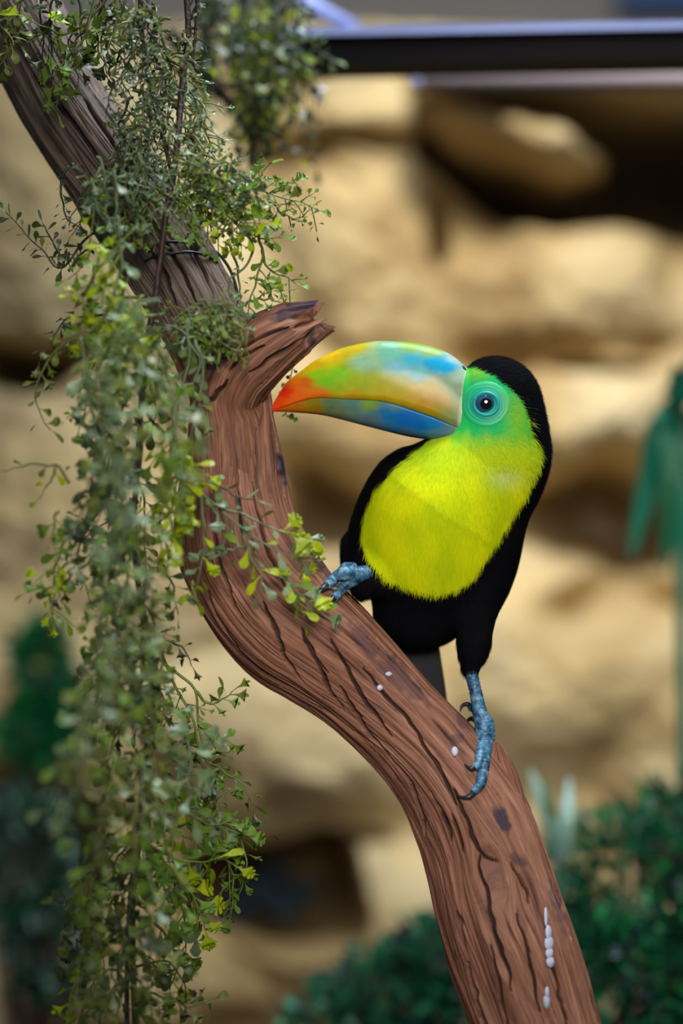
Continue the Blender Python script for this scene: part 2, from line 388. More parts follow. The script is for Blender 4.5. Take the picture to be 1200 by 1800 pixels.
def wood_loft(name, ax, hw, nv, root, scale_u, knots=(), crack_amt=1.0, end_rag=0.0, seed=0, stains=(), grey=None, twist=0.0, lines=()):
    """ax (n,3) world axis, hw (n,) metres"""
    n = len(ax); t, a, b = frames(ax)
    # steady frame: 'a' sideways in the picture plane, 'b' towards the back
    b = np.array([0.0, 1, 0])[None] - t * t[:, 1:2]; b /= np.linalg.norm(b, axis=1)[:, None]; a = np.cross(b, t)
    uu = np.concatenate([[0], np.cumsum(np.linalg.norm(np.diff(ax, axis=0), axis=1))])
    th = np.linspace(-np.pi, np.pi, nv, endpoint=False)
    th = th + 0.35 * np.sin(th) * -1 + 0  # denser towards the camera side
    U, T = np.meshgrid(uu, th, indexing='ij'); HW = hw[:, None]
    # grain line coordinate
    psi = T + twist * U + 0.22 * perlin(np.cos(T) * 0.9, np.sin(T) * 0.9, U * 7, seed) + 0.035 * perlin(np.cos(T) * 3, np.sin(T) * 3, U * 30, seed + 1)
    inside = np.zeros_like(U)
    for (ku, kt, ka, kl) in knots:
        y = (T - kt) * HW; x = (U - ku) / kl; r2 = x * x + y * y
        psi = psi - np.where(r2 > ka * ka, y * ka * ka / np.maximum(r2, 1e-9), y) / HW
        inside = np.maximum(inside, 1 - sstep(0.55, 1.0, np.sqrt(r2) / ka))
    cx, sx = np.cos(psi), np.sin(psi)
    ul = U * scale_u
    broad = perlin(cx * 2.2, sx * 2.2, ul * 0.5, seed + 3) * 0.0030 + perlin(cx * 5, sx * 5, ul * 0.8, seed + 4) * 0.0019
    fine = perlin(cx * 12, sx * 12, ul * 1.6, seed + 5) * 0.0009 + perlin(cx * 26, sx * 26, ul * 3, seed + 6) * 0.0005
    c1 = perlin(cx * 4.6, sx * 4.6, ul * 0.32, seed + 7); c2 = perlin(cx * 9.5, sx * 9.5, ul * 0.55, seed + 8)
    gate = sstep(-0.15, 0.3, perlin(cx * 2, sx * 2, ul * 1.7, seed + 9)); gate2 = sstep(-0.1, 0.35, perlin(cx * 4, sx * 4, ul * 2.3, seed + 10))
    crack = np.maximum((1 - sstep(0.0, 0.05, np.abs(c1))) * gate, 0.75 * (1 - sstep(0.0, 0.07, np.abs(c2))) * gate2) * crack_amt
    base_p = ax[:, None] + HW[..., None] * (np.sin(T)[..., None] * a[:, None])
    traced = crack_field(base_p[..., 0] / S + 600, 900 - (base_p[..., 2] - ZC) / S, lines) * (np.cos(T) > 0.05) if len(lines) else 0 * U
    crack = np.maximum(crack, traced)
    lump = 0.06 * perlin(np.cos(T) * 1.1, np.sin(T) * 1.1, U * 14, seed + 12)
    rad = HW * (1 + lump) + broad + fine - 0.0034 * crack - 0.0014 * traced - 0.002 * inside
    if end_rag:   # splintered end
        e = sstep(1 - end_rag, 1.0, U / uu[-1]); rad = rad * (1 - 0.45 * e * np.clip(0.5 + perlin(cx * 3, sx * 3, 0.5, seed + 20), 0, 1))
    pos = ax[:, None] + rad[..., None] * (np.sin(T)[..., None] * a[:, None] - 0.96 * np.cos(T)[..., None] * b[:, None])
    if end_rag:
        pos = pos + t[:, None] * (e * 0.022 * perlin(cx * 4, sx * 4, 1.5, seed + 21))[..., None]
    grain = np.stack([cx * 3.2, sx * 3.2, ul * 0.42], -1)
    pxs, pys = pos[..., 0] / S + 600, 900 - (pos[..., 2] - ZC) / S
    stain = np.zeros_like(U)
    for (qx, qy, rx, ry, ang, amt) in stains:
        c_, s_ = math.cos(R(ang)), math.sin(R(ang)); dx, dy = pxs - qx, pys - qy
        r = np.hypot((dx * c_ + dy * s_) / rx, (-dx * s_ + dy * c_) / ry) + 0.5 * perlin(pxs / 14, pys / 14, 0.3, 40)
        stain = np.maximum(stain, amt * (1 - sstep(0.5, 1.0, r)) * (np.cos(T) > -0.2))
    g = grey(pxs, pys) if grey else np.zeros_like(U)
    v = pos.reshape(-1, 3); i = np.arange(n - 1)[:, None] * nv; j = np.arange(nv)[None]; j2 = (j + 1) % nv
    f = np.stack([i + j, i + j2, i + nv + j2, i + nv + j], -1).reshape(-1, 4)
    f3 = []
    # end caps
    v = np.vstack([v, ax[0], ax[-1]]); e0 = n * nv
    f3 = np.array([(e0, (q + 1) % nv, q) for q in range(nv)] + [(e0 + 1, (n - 1) * nv + q, (n - 1) * nv + (q + 1) % nv) for q in range(nv)])
    pad = lambda z: np.concatenate([z.ravel(), [0, 0]])
    gr = np.vstack([grain.reshape(-1, 3), grain[0, 0], grain[-1, 0]])
    o = obj(name, v, [f, f3], WOOD, None, attrs={'grain': ('FLOAT_VECTOR', gr), 'stain': ('FLOAT', pad(stain)), 'crack': ('FLOAT', pad(np.clip(crack + 0.3 * inside, 0, 1) * 0.9)), 'weather': ('FLOAT', pad(g))})
    return under(o, root)

log_base = P(1085, 2895, -0.08); log_base.z = 0
log = empty('driftwood_log', log_base)
tag(log, 'weathered reddish-brown driftwood log with deep grain, curving up behind the hanging ferns', 'log')
ax = log_axis(1340)
AXW = px2w(ax)
seg = np.concatenate([[0], np.cumsum(np.linalg.norm(np.diff(AXW, axis=0), axis=1))])
def u_at(px, py): return seg[int(np.argmin(np.hypot(ax[:, 0] - px, -ax[:, 2] - py)))]
STAINS = [(640, 1125, 16, 60, -38, .5), (560, 975, 22, 40, -30, .75), (875, 1425, 12, 34, -22, .9), (900, 1495, 22, 12, 20, .6), (700, 1185, 22, 70, -45, .5),
          (818, 1262, 16, 34, -35, .6), (497, 822, 9, 40, -8, 1.0), (375, 600, 30, 70, -10, .45), (970, 1580, 8, 60, -16, .5), (800, 1290, 14, 10, 0, .5)]
wood_loft('trunk', AXW, ax[:, 3] * S, 400, log, 11.0, seed=100, stains=STAINS, twist=1.2, lines=CRACKS, crack_amt=0.75,
          knots=[(u_at(858, 1530), -0.05, 0.011, 2.0), (u_at(440, 715), -0.45, 0.010, 1.6)],
          grey=lambda x, y: 0.85 * (1 - sstep(520, 660, y)) + 0.0 * x)
# broken side stub
sa = catmull(np.array([(412, -2, -890, 84), (409, -6, -810, 80), (403, -16, -745, 70), (402, -32, -700, 62), (418, -50, -664, 62), (447, -66, -634, 60), (490, -80, -602, 52), (528, -88, -580, 43), (552, -92, -569, 37)], float), 480)
wood_loft('broken_stub', px2w(sa), sa[:, 3] * S, 240, log, 12.0, seed=160, end_rag=0.09, twist=-1.0,
          stains=[(520, 552, 50, 14, -22, .8), (548, 603, 12, 14, 0, .9), (390, 620, 26, 50, 20, .8), (540, 545, 20, 12, -15, .9)], crack_amt=0.6, lines=STUB_CRACKS)
# upright splinter beside the foot
sp = catmull(np.array([(878, -30, -1470, 20), (884, -34, -1420, 34), (882, -40, -1370, 28), (874, -44, -1325, 15), (870, -42, -1300, 4)], float), 90)
wood_loft('splinter', px2w(sp), sp[:, 3] * S, 80, log, 14.0, seed=190, crack_amt=0.6)
# white droppings run down the wood
DROP = plain('dropping_white', lin(196, 196, 214), 0.5, var=0.1, scale=200)
def blob(name, px, py, rx, ry, mat, root):
    th = np.linspace(0, np.pi, 9); ph = np.linspace(0, 2 * np.pi, 14, endpoint=False)
    A, B_ = np.meshgrid(th, ph, indexing='ij')
    x = px + rx * np.sin(A) * np.cos(B_) * (1 + .2 * np.sin(3 * B_ + px)); y = py + ry * np.cos(A)
    dep = np.array([[log_front(x[i, j], y[i, j]) for j in range(14)] for i in range(9)]) - 2.5 - 3.5 * np.sin(A) * np.maximum(0, np.sin(B_)) + 4 * np.maximum(0, -np.sin(B_))
    v = px2w(np.stack([x, dep, -y], -1)).reshape(-1, 3)
    i = np.arange(8)[:, None] * 14; j = np.arange(14)[None]; j2 = (j + 1) % 14
    return under(obj(name, v, np.stack([i + j, i + j2, i + 14 + j2, i + 14 + j], -1).reshape(-1, 4), mat), root)
for q in [(948, 1590, 3, 16), (951, 1615, 6, 12), (952, 1632, 8, 12), (953, 1648, 7, 9), (954, 1662, 7, 9), (947, 1712, 4, 10), (946, 1726, 6, 12), (795, 1312, 6, 8), (666, 1203, 5, 5), (682, 1180, 6, 4)]:
    blob('dropping', *q, DROP, log)

# ------------------------------------------------------------------ wire tie round the log
WIRE = plain('black_wire', lin(28, 34, 34), 0.35, var=0.1)
mb = MB()
for arc in ([(262, 446), (282, 432), (305, 428), (340, 430), (374, 438), (396, 460), (411, 492), (421, 538)], [(258, 462), (280, 452), (305, 449), (340, 446), (374, 456), (398, 482), (413, 516), (420, 548)]):
    fr_ = [(x_, min(log_front(x_, y_, 5.0), 25), -y_) for x_, y_ in arc]
    back = [(418, 70, -548.0), (395, 125, -535.0), (330, 150, -500.0), (262, 140, -470.0), (232, 90, -455.0), (238, 40, -450.0)]
    loop = np.array(fr_ + back + fr_[:1], float)
    mb.tube(px2w(catmull(loop, 110)), 0.0011, 6)
tag(mb.build('wire_tie', WIRE), 'thin black wire looped twice round the grey upper part of the log', 'wire')

# ------------------------------------------------------------------ toucan
# modelled in "photo pixels" (x, depth, -y) and scaled to metres by S at the subject plane
def smin(a, b, k):
    h = np.clip(0.5 + 0.5 * (b - a) / k, 0, 1); return b * (1 - h) + a * h - k * h * (1 - h)
def ell(p, c, r, rot=0.0):
    q = p - np.array([c[0], c[2], -c[1]], np.float32)
    if rot:
        cs, sn = math.cos(R(rot)), math.sin(R(rot))
        q = np.stack([q[..., 0] * cs - q[..., 2] * sn, q[..., 1], q[..., 0] * sn + q[..., 2] * cs], -1)
    rr = np.array([r[0], r[2], r[1]], np.float32)
    k0 = np.linalg.norm(q / rr, axis=-1); k1 = np.linalg.norm(q / (rr * rr), axis=-1) + 1e-9
    return k0 * (k0 - 1) / k1
def cone(p, a, b, ra, rb):
    a = np.array([a[0], a[2], -a[1]], np.float32); b = np.array([b[0], b[2], -b[1]], np.float32)
    e = b - a; t = np.clip(((p - a) @ e) / (e @ e), 0, 1)
    return np.linalg.norm(p - a - t[..., None] * e, axis=-1) - (ra + (rb - ra) * t)

def bird_sdf(p):                       # centres are (px, py, depth), radii (x, y, depth)
    d = ell(p, (869, 712, 0), (81, 84, 60))                       # skull
    d = smin(d, ell(p, (884, 790, 10), (80, 100, 66), 6), 30)     # nape and cheek
    d = smin(d, cone(p, (845, 800, 8), (785, 885, 20), 66, 106), 50)   # throat
    d = smin(d, ell(p, (763, 915, 30), (126, 124, 108), -18), 75)      # breast
    d = smin(d, ell(p, (765, 975, 55), (138, 130, 112)), 40)           # belly and back
    d = smin(d, ell(p, (890, 850, 45), (58, 105, 75), 18), 40)         # hind neck
    d = smin(d, ell(p, (676, 908, 70), (50, 128, 84), 24), 26)        # folded wing
    d = smin(d, ell(p, (866, 965, 62), (50, 118, 90), 10), 26)         # folded wing
    d = smin(d, ell(p, (612, 975, 70), (12, 34, 40), 0), 16)           # wing tip
    d = smin(d, ell(p, (740, 1085, 75), (82, 60, 70)), 34)             # vent
    d = smin(d, cone(p, (838, 1035, 25), (832, 1140, -4), 46, 25), 26) # feathered thigh
    d = smin(d, cone(p, (832, 1130, -2), (826, 1168, -10), 26, 17), 14)
    d = smin(d, cone(p, (675, 1000, 20), (640, 1024, -22), 48, 26), 26)  # other thigh, over the log
    return d

def surface_nets(f, lo, hi, h):
    lo = np.array(lo, np.float32); n = np.ceil((np.array(hi) - lo) / h).astype(int) + 1
    gx_, gy2, gz = [lo[i] + h * np.arange(n[i], dtype=np.float32) for i in range(3)]
    val = np.empty(n, np.float32)
    for i in range(0, n[0], 16):
        g = np.stack(np.meshgrid(gx_[i:i + 16], gy2, gz, indexing='ij'), -1); val[i:i + 16] = f(g)
    neg = val < 0
    corners = [(a, b, c) for a in (0, 1) for b in (0, 1) for c in (0, 1)]
    sl = lambda A, o: A[o[0]:n[0] - 1 + o[0], o[1]:n[1] - 1 + o[1], o[2]:n[2] - 1 + o[2]]
    cnt = sum(sl(neg, o).astype(np.int8) for o in corners); act = (cnt > 0) & (cnt < 8)
    ids = -np.ones(act.shape, np.int64); ci = np.argwhere(act); ids[act] = np.arange(len(ci))
    acc = np.zeros((len(ci), 3)); num = np.zeros(len(ci))
    for ia, a in enumerate(corners):
        for b in corners[ia + 1:]:
            if sum(abs(a[k] - b[k]) for k in range(3)) != 1: continue
            va = sl(val, a)[act]; vb = sl(val, b)[act]; m = (va < 0) != (vb < 0)
            t = np.where(m, va / np.where(m, va - vb, 1), 0)
            pa = np.array(a)[None] + t[:, None] * (np.array(b) - np.array(a))[None]
            acc[m] += pa[m]; num[m] += 1
    v = lo + h * (ci + acc / num[:, None])
    faces = []
    for axn in range(3):
        o = [0, 0, 0]; o[axn] = 1
        s0 = neg[tuple(slice(0, n[k] - 1) if k == axn else slice(1, n[k] - 1) for k in range(3))]
        s1 = neg[tuple(slice(1, n[k]) if k == axn else slice(1, n[k] - 1) for k in range(3))]
        e = np.argwhere(s0 != s1); flip = s0[s0 != s1]
        b, c = [k for k in range(3) if k != axn]
        base = e.copy(); base[:, b] += 1; base[:, c] += 1
        q = []
        for (db, dc) in ((-1, -1), (0, -1), (0, 0), (-1, 0)):
            k = base.copy(); k[:, b] += db; k[:, c] += dc; q.append(ids[k[:, 0], k[:, 1], k[:, 2]])
        q = np.stack(q, -1)
        if axn == 1: flip = ~flip
        q[~flip] = q[~flip][:, ::-1]; faces.append(q)
    return v, np.concatenate(faces)

bv, bf = surface_nets(bird_sdf, (580, -130, -1215), (990, 200, -600), 3.2)
def grad(f, p, e=1.0):
    g = np.stack([f(p + np.array(o, np.float32) * e) - f(p - np.array(o, np.float32) * e) for o in ((1, 0, 0), (0, 1, 0), (0, 0, 1))], -1)
    return g / (np.linalg.norm(g, axis=-1, keepdims=True) + 1e-9)
bv = bv.astype(np.float32); bn = grad(bird_sdf, bv); bv = bv - bn * bird_sdf(bv)[:, None]

# plumage zones (true feather colours)
BIB = [(762, 770), (742, 785), (700, 818), (660, 858), (640, 905), (636, 945), (648, 985), (680, 1012), (720, 1030), (765, 1038), (800, 1030), (832, 1008), (856, 968),
       (885, 925), (908, 890), (930, 850), (944, 810), (944, 790), (930, 762), (926, 740), (860, 730), (800, 740)]
FACE = [(795, 640), (812, 648), (832, 650), (858, 662), (892, 686), (912, 708), (922, 734), (927, 758), (934, 785), (880, 800), (800, 785), (790, 780)]
C_BLACK = np.array(lin(7, 7, 11)[:3]); C_YEL = np.array(lin(226, 228, 8)[:3]); C_YEL2 = np.array(lin(196, 212, 10)[:3])
C_GRN = np.array(lin(40, 196, 66)[:3]); C_TEAL = np.array(lin(30, 172, 146)[:3]); C_LIME = np.array(lin(150, 196, 40)[:3]); C_PALE = np.array(lin(206, 216, 140)[:3])
def plumage(p, jitter=0.0):
    x = p[:, 0].astype(float); y = -p[:, 2].astype(float); dep = p[:, 1].astype(float)
    if np.ndim(jitter): x = x + jitter[:, 0]; y = y + jitter[:, 1]
    c = np.repeat(C_BLACK[None], len(p), 0)
    ny_ = perlin(x / 9, y / 22, dep / 20, 77)
    bib = 1 - sstep(-1.5, 2.5, in_poly(x, y, BIB) + 2.5 * ny_); bib = bib * (1 - sstep(30, 60, dep - 0.10 * (880 - y)))
    k = np.clip(0.5 + 0.9 * perlin(x / 40, y / 60, dep / 40, 81), 0, 1)[:, None]
    yel = C_YEL * k + C_YEL2 * (1 - k)
    up = sstep(870, 770, y)[:, None]; yel = yel * (1 - 0.55 * up) + C_LIME * 0.55 * up
    pale = (np.exp(-(((x - 882) / 26) ** 2 + ((y - 832) / 14) ** 2)) * 0.6)[:, None]; yel = yel * (1 - pale) + C_PALE * pale
    c = c * (1 - bib[:, None]) + yel * bib[:, None]
    face = 1 - sstep(-1.5, 2.0, in_poly(x, y, FACE) + 1.5 * ny_)
    grn = np.repeat(C_GRN[None], len(p), 0)
    r = np.hypot(x - 851, y - 713)
    tl = np.exp(-(r / 42) ** 2)[:, None]; grn = grn * (1 - tl) + C_TEAL * tl
    lm = np.clip(np.exp(-(((x - 905) / 22) ** 2 + ((y - 735) / 40) ** 2)) * .7 + np.exp(-(((x - 835) / 20) ** 2 + ((y - 658) / 12) ** 2)) * .6, 0, 1)[:, None]; grn = grn * (1 - lm) + C_LIME * lm
    down = sstep(752, 792, y + 8 * ny_)[:, None]; grn = grn * (1 - down) + yel * down
    face = face * np.where(dep > 20, sstep(790, 760, y), 1)
    return c * (1 - face[:, None]) + grn * face[:, None]
FEATH = attr_mat('plumage', 0.85, 0.08, sheen=0.0, bump_scale=900, bump=0.25)

toucan = empty('toucan', Vector(px2w(np.array([850, -30, -1320.0]))))
tag(toucan, 'toucan with yellow bib, green face and rainbow bill perched on the log', 'bird')
rgba = lambda c: np.concatenate([c, np.ones((len(c), 1))], 1)
under(obj('body', px2w(bv), bf, FEATH, attrs={'col': ('FLOAT_COLOR', rgba(plumage(bv)))}), toucan)

# down and contour feathers as fine barbs lying along the body
tri = np.concatenate([bf[:, [0, 1, 2]], bf[:, [0, 2, 3]]])
ar = np.linalg.norm(np.cross(bv[tri[:, 1]] - bv[tri[:, 0]], bv[tri[:, 2]] - bv[tri[:, 0]]), axis=1)
cen = bv[tri].mean(1); ar = ar * np.where(cen[:, 1] > 70, 0.35, 1.0)
NS = 140000
pick = rng.choice(len(tri), NS, p=ar / ar.sum()); u_, v_ = rng.random(NS), rng.random(NS); fl = u_ + v_ > 1; u_[fl], v_[fl] = 1 - u_[fl], 1 - v_[fl]
q = tri[pick]; root_p = bv[q[:, 0]] + u_[:, None] * (bv[q[:, 1]] - bv[q[:, 0]]) + v_[:, None] * (bv[q[:, 2]] - bv[q[:, 0]])
nr = bn[q[:, 0]]
x, y = root_p[:, 0], -root_p[:, 2]
eye_r = np.hypot(x - 850, y - 712)
ok = (eye_r > 26) & ~((x < 822) & (y < 782) & (np.abs(root_p[:, 1]) < 70) & (y > 640))
root_p, nr, x, y = root_p[ok], nr[ok], x[ok], y[ok]; NS = len(x)
away = np.stack([x - 800, root_p[:, 1] * 0.4, -(y - 690)], -1); away /= np.linalg.norm(away, axis=1)[:, None] + 1e-6
dn = np.stack([(x - 790) * 0.0016, np.zeros(NS), -np.ones(NS)], -1)
hd = sstep(880, 740, y)[:, None]
flow = away * hd + dn * (1 - hd) + rng.normal(0, 0.10, (NS, 3))
flow -= nr * np.sum(flow * nr, 1)[:, None]; flow /= np.linalg.norm(flow, axis=1)[:, None] + 1e-6
side = np.cross(nr, flow)
face_z = sstep(800, 740, y) * (in_poly(x, y, FACE) < 4)
L = rng.uniform(10, 24, NS) * (1 - 0.72 * face_z); Wd = rng.uniform(0.28, 0.6, NS) * (1 - 0.3 * face_z)
lift = rng.uniform(0.02, 0.14, NS); lift = lift * (1 - .5 * face_z)
nape = sstep(900, 940, x) * sstep(930, 860, y) * sstep(690, 740, y); lift = lift + 0.35 * nape * rng.random(NS)
rows = []
for t_, wf in ((0.0, 1.0), (0.45, 0.9), (1.0, 0.12)):
    c_ = root_p + flow * (L * t_)[:, None] + nr * (L * lift * (t_ - 0.35 * t_ * t_) + 0.3)[:, None]
    rows += [c_ - side * (Wd * wf)[:, None], c_ + side * (Wd * wf)[:, None]]
sv = np.stack(rows, 1).reshape(-1, 3)
b0 = np.arange(NS)[:, None] * 6
sf = np.concatenate([b0 + np.array([0, 1, 3, 2]), b0 + np.array([2, 3, 5, 4])])
cs = plumage(root_p, rng.normal(0, 1.6, (NS, 2))) * rng.uniform(0.88, 1.08, (NS, 1))
blk = cs.max(1) < 0.02
cs[blk] = cs[blk] * rng.uniform(0.7, 1.8, (blk.sum(), 1))
tag(under(obj('feathers', px2w(sv), sf, FEATH, attrs={'col': ('FLOAT_COLOR', rgba(np.repeat(np.clip(cs, 0, 1), 6, 0)))}), toucan), kind='stuff')

# bill
TOP = np.array([(475, 722), (481, 708), (487, 697), (503, 673), (518, 660), (533, 649), (553, 634), (587, 617), (620, 607), (660, 600), (690, 600), (720, 602), (760, 610), (793, 624), (822, 648)], float)
MID = np.array([(475, 722.5), (497, 716), (527, 706), (560, 700), (603, 702), (660, 705), (693, 711), (727, 722), (760, 734), (787, 746), (806, 754)], float)
LOW = np.array([(478, 723.5), (510, 724.5), (560, 729), (593, 736), (650, 751), (710, 766), (760, 774), (799, 781)], float)
UP_C = [(480, 716, 232, 92, 22), (500, 690, 214, 76, 20), (520, 703, 240, 120, 30), (535, 672, 205, 110, 24), (545, 700, 226, 120, 22), (565, 692, 214, 124, 20), (548, 645, 206, 164, 30), (580, 626, 214, 176, 30), (615, 612, 190, 170, 50),
        (555, 660, 134, 190, 44), (575, 675, 120, 190, 26), (595, 660, 136, 190, 60), (600, 680, 150, 176, 20), (640, 640, 150, 186, 150), (640, 675, 160, 170, 30), (660, 690, 190, 168, 16), (620, 698, 196, 150, 20),
        (690, 622, 120, 178, 150), (700, 645, 130, 184, 190), (720, 607, 140, 170, 70), (760, 617, 150, 176, 90), (760, 640, 50, 158, 196), (785, 645, 40, 160, 200), (720, 690, 190, 164, 10), (755, 686, 188, 158, 16), (700, 694, 188, 164, 12), (780, 704, 180, 142, 18), (730, 702, 192, 152, 12), (680, 686, 178, 168, 18), (650, 682, 166, 170, 20), (720, 635, 90, 170, 190), (735, 660, 120, 176, 170),
        (700, 680, 180, 166, 30), (740, 690, 196, 160, 14), (765, 700, 190, 144, 14), (745, 712, 186, 140, 20), (770, 715, 160, 140, 40), (790, 680, 140, 160, 130), (800, 700, 140, 156, 120), (790, 730, 134, 140, 84), (805, 660, 160, 180, 160), (803, 745, 130, 140, 96), (680, 702, 190, 156, 16), (800, 632, 170, 190, 180)]
LO_C = [(482, 723, 226, 90, 24), (510, 722, 200, 110, 24), (530, 716, 176, 116, 30), (545, 726, 170, 120, 34), (550, 712, 140, 124, 44), (580, 710, 96, 120, 90), (590, 728, 110, 124, 90), (620, 715, 96, 130, 116), (650, 712, 120, 150, 70), (650, 735, 100, 124, 130),
        (680, 728, 60, 116, 166), (710, 735, 44, 108, 176), (730, 748, 48, 110, 176), (760, 745, 60, 122, 176), (770, 765, 96, 128, 150), (795, 765, 112, 136, 138), (720, 763, 84, 116, 146), (690, 715, 90, 130, 140)]
def idw(x, y, pts, pw=3.8):
    a = np.array(pts, float); cl = np.array([lin(*r[2:])[:3] for r in pts])
    d = np.hypot(x[:, None] - a[None, :, 0], (y[:, None] - a[None, :, 1]) * 1.5) + 3.0; wt = d ** -pw
    return (wt @ cl) / wt.sum(1)[:, None]
def polyline(pts, n):
    d = np.concatenate([[0], np.cumsum(np.hypot(*np.diff(pts, axis=0).T))]); t = np.linspace(0, 1, n) ** 1.15
    k = catmull(np.c_[pts, np.zeros(len(pts))], 400)[:, :2]; d = np.concatenate([[0], np.cumsum(np.hypot(*np.diff(k, axis=0).T))]); d /= d[-1]
    return np.c_[np.interp(t, d, k[:, 0]), np.interp(t, d, k[:, 1])]
BILL = attr_mat('bill_keratin', 0.45, 0.12, coat=0.16, bump_scale=160, bump=0.10)
def mandible(name, outer, inner, wmax, colors, tip_w=0.0, nl=170, na=64):
    A, B_ = polyline(outer, nl), polyline(inner, nl); s = np.linspace(0, 1, nl) ** 1.15
    wd = wmax * (1 - (1 - np.clip(s * 1.02 + 0.004, 0, 1)) ** 2.0) ** 0.75
    ph = np.linspace(0, np.pi, na - 16); t = np.sin(ph) ** 0.85; yy = -np.cos(ph); yy = np.sign(yy) * np.abs(yy) ** 0.8
    t = np.concatenate([t, np.full(16, 0.0)]); yy = np.concatenate([yy, np.linspace(1, -1, 18)[1:-1]])   # closed underside
    pos2 = B_[:, None] + (A - B_)[:, None] * t[None, :, None]
    dep = wd[:, None] * yy[None]
    v = np.stack([pos2[..., 0], dep, -pos2[..., 1]], -1).reshape(-1, 3)
    i = np.arange(nl - 1)[:, None] * na; j = np.arange(na)[None]; j2 = (j + 1) % na
    f = np.stack([i + j, i + j2, i + na + j2, i + na + j], -1).reshape(-1, 4)
    cx_, cy_ = v[:, 0] + 3 * perlin(v[:, 0] / 16, v[:, 2] / 10, 0.5, 51), -v[:, 2] + 2.5 * perlin(v[:, 0] / 20, v[:, 2] / 10, 4.5, 52)
    c = idw(cx_, cy_, colors); c = np.clip(c.mean(1, keepdims=True) + 1.25 * (c - c.mean(1, keepdims=True)), 0.004, 1) * 0.86
    c = c * (1 + 0.16 * fbm(v[:, 0] / 22, v[:, 2] / 7, v[:, 1] / 20, 3, 55))[:, None]
    base = np.tile(sstep(0.975, 0.992, s)[:, None], (1, na)).ravel()[:, None]; pale = np.array(lin(196, 204, 180)[:3]); c = c * (1 - 0.55 * base) + pale * 0.55 * base
    cap = np.arange(na)[None] + (nl - 1) * na
    return under(obj(name, px2w(v), [f], BILL, attrs={'col': ('FLOAT_COLOR', rgba(np.clip(c, 0, 1)))}), toucan)
ub = mandible('upper_mandible', TOP, MID, 44, UP_C)
lb = mandible('lower_mandible', LOW, MID + np.array([0, 0.6]), 42, LO_C)
# nostrils at the base of the bill and the tongue-side seam of the gape
DARK = plain('nostril_dark', lin(40, 36, 34), 0.6)
def ellipsoid(name, c, r, mat, parent, rot=0.0, n=14, root=toucan):
    th = np.linspace(0, np.pi, n); ph = np.linspace(0, 2 * np.pi, 2 * n, endpoint=False); A, B_ = np.meshgrid(th, ph, indexing='ij')
    q_ = np.stack([r[0] * np.sin(A) * np.cos(B_), r[2] * np.sin(A) * np.sin(B_), r[1] * np.cos(A)], -1)
    cs_, sn_ = math.cos(R(rot)), math.sin(R(rot))
    q_ = np.stack([q_[..., 0] * cs_ + q_[..., 2] * sn_, q_[..., 1], -q_[..., 0] * sn_ + q_[..., 2] * cs_], -1) + np.array([c[0], c[2], -c[1]])
    i = np.arange(n - 1)[:, None] * 2 * n; j = np.arange(2 * n)[None]; j2 = (j + 1) % (2 * n)
    f = np.stack([i + j, i + j2, i + 2 * n + j2, i + 2 * n + j], -1).reshape(-1, 4)
    o = obj(name, px2w(q_.reshape(-1, 3)), f, mat); o.parent = parent
    return o
for sgn in (-1, 1):
    ellipsoid('nostril', (815, 650, sgn * 17), (3.2, 7, 5), DARK, ub, -25)

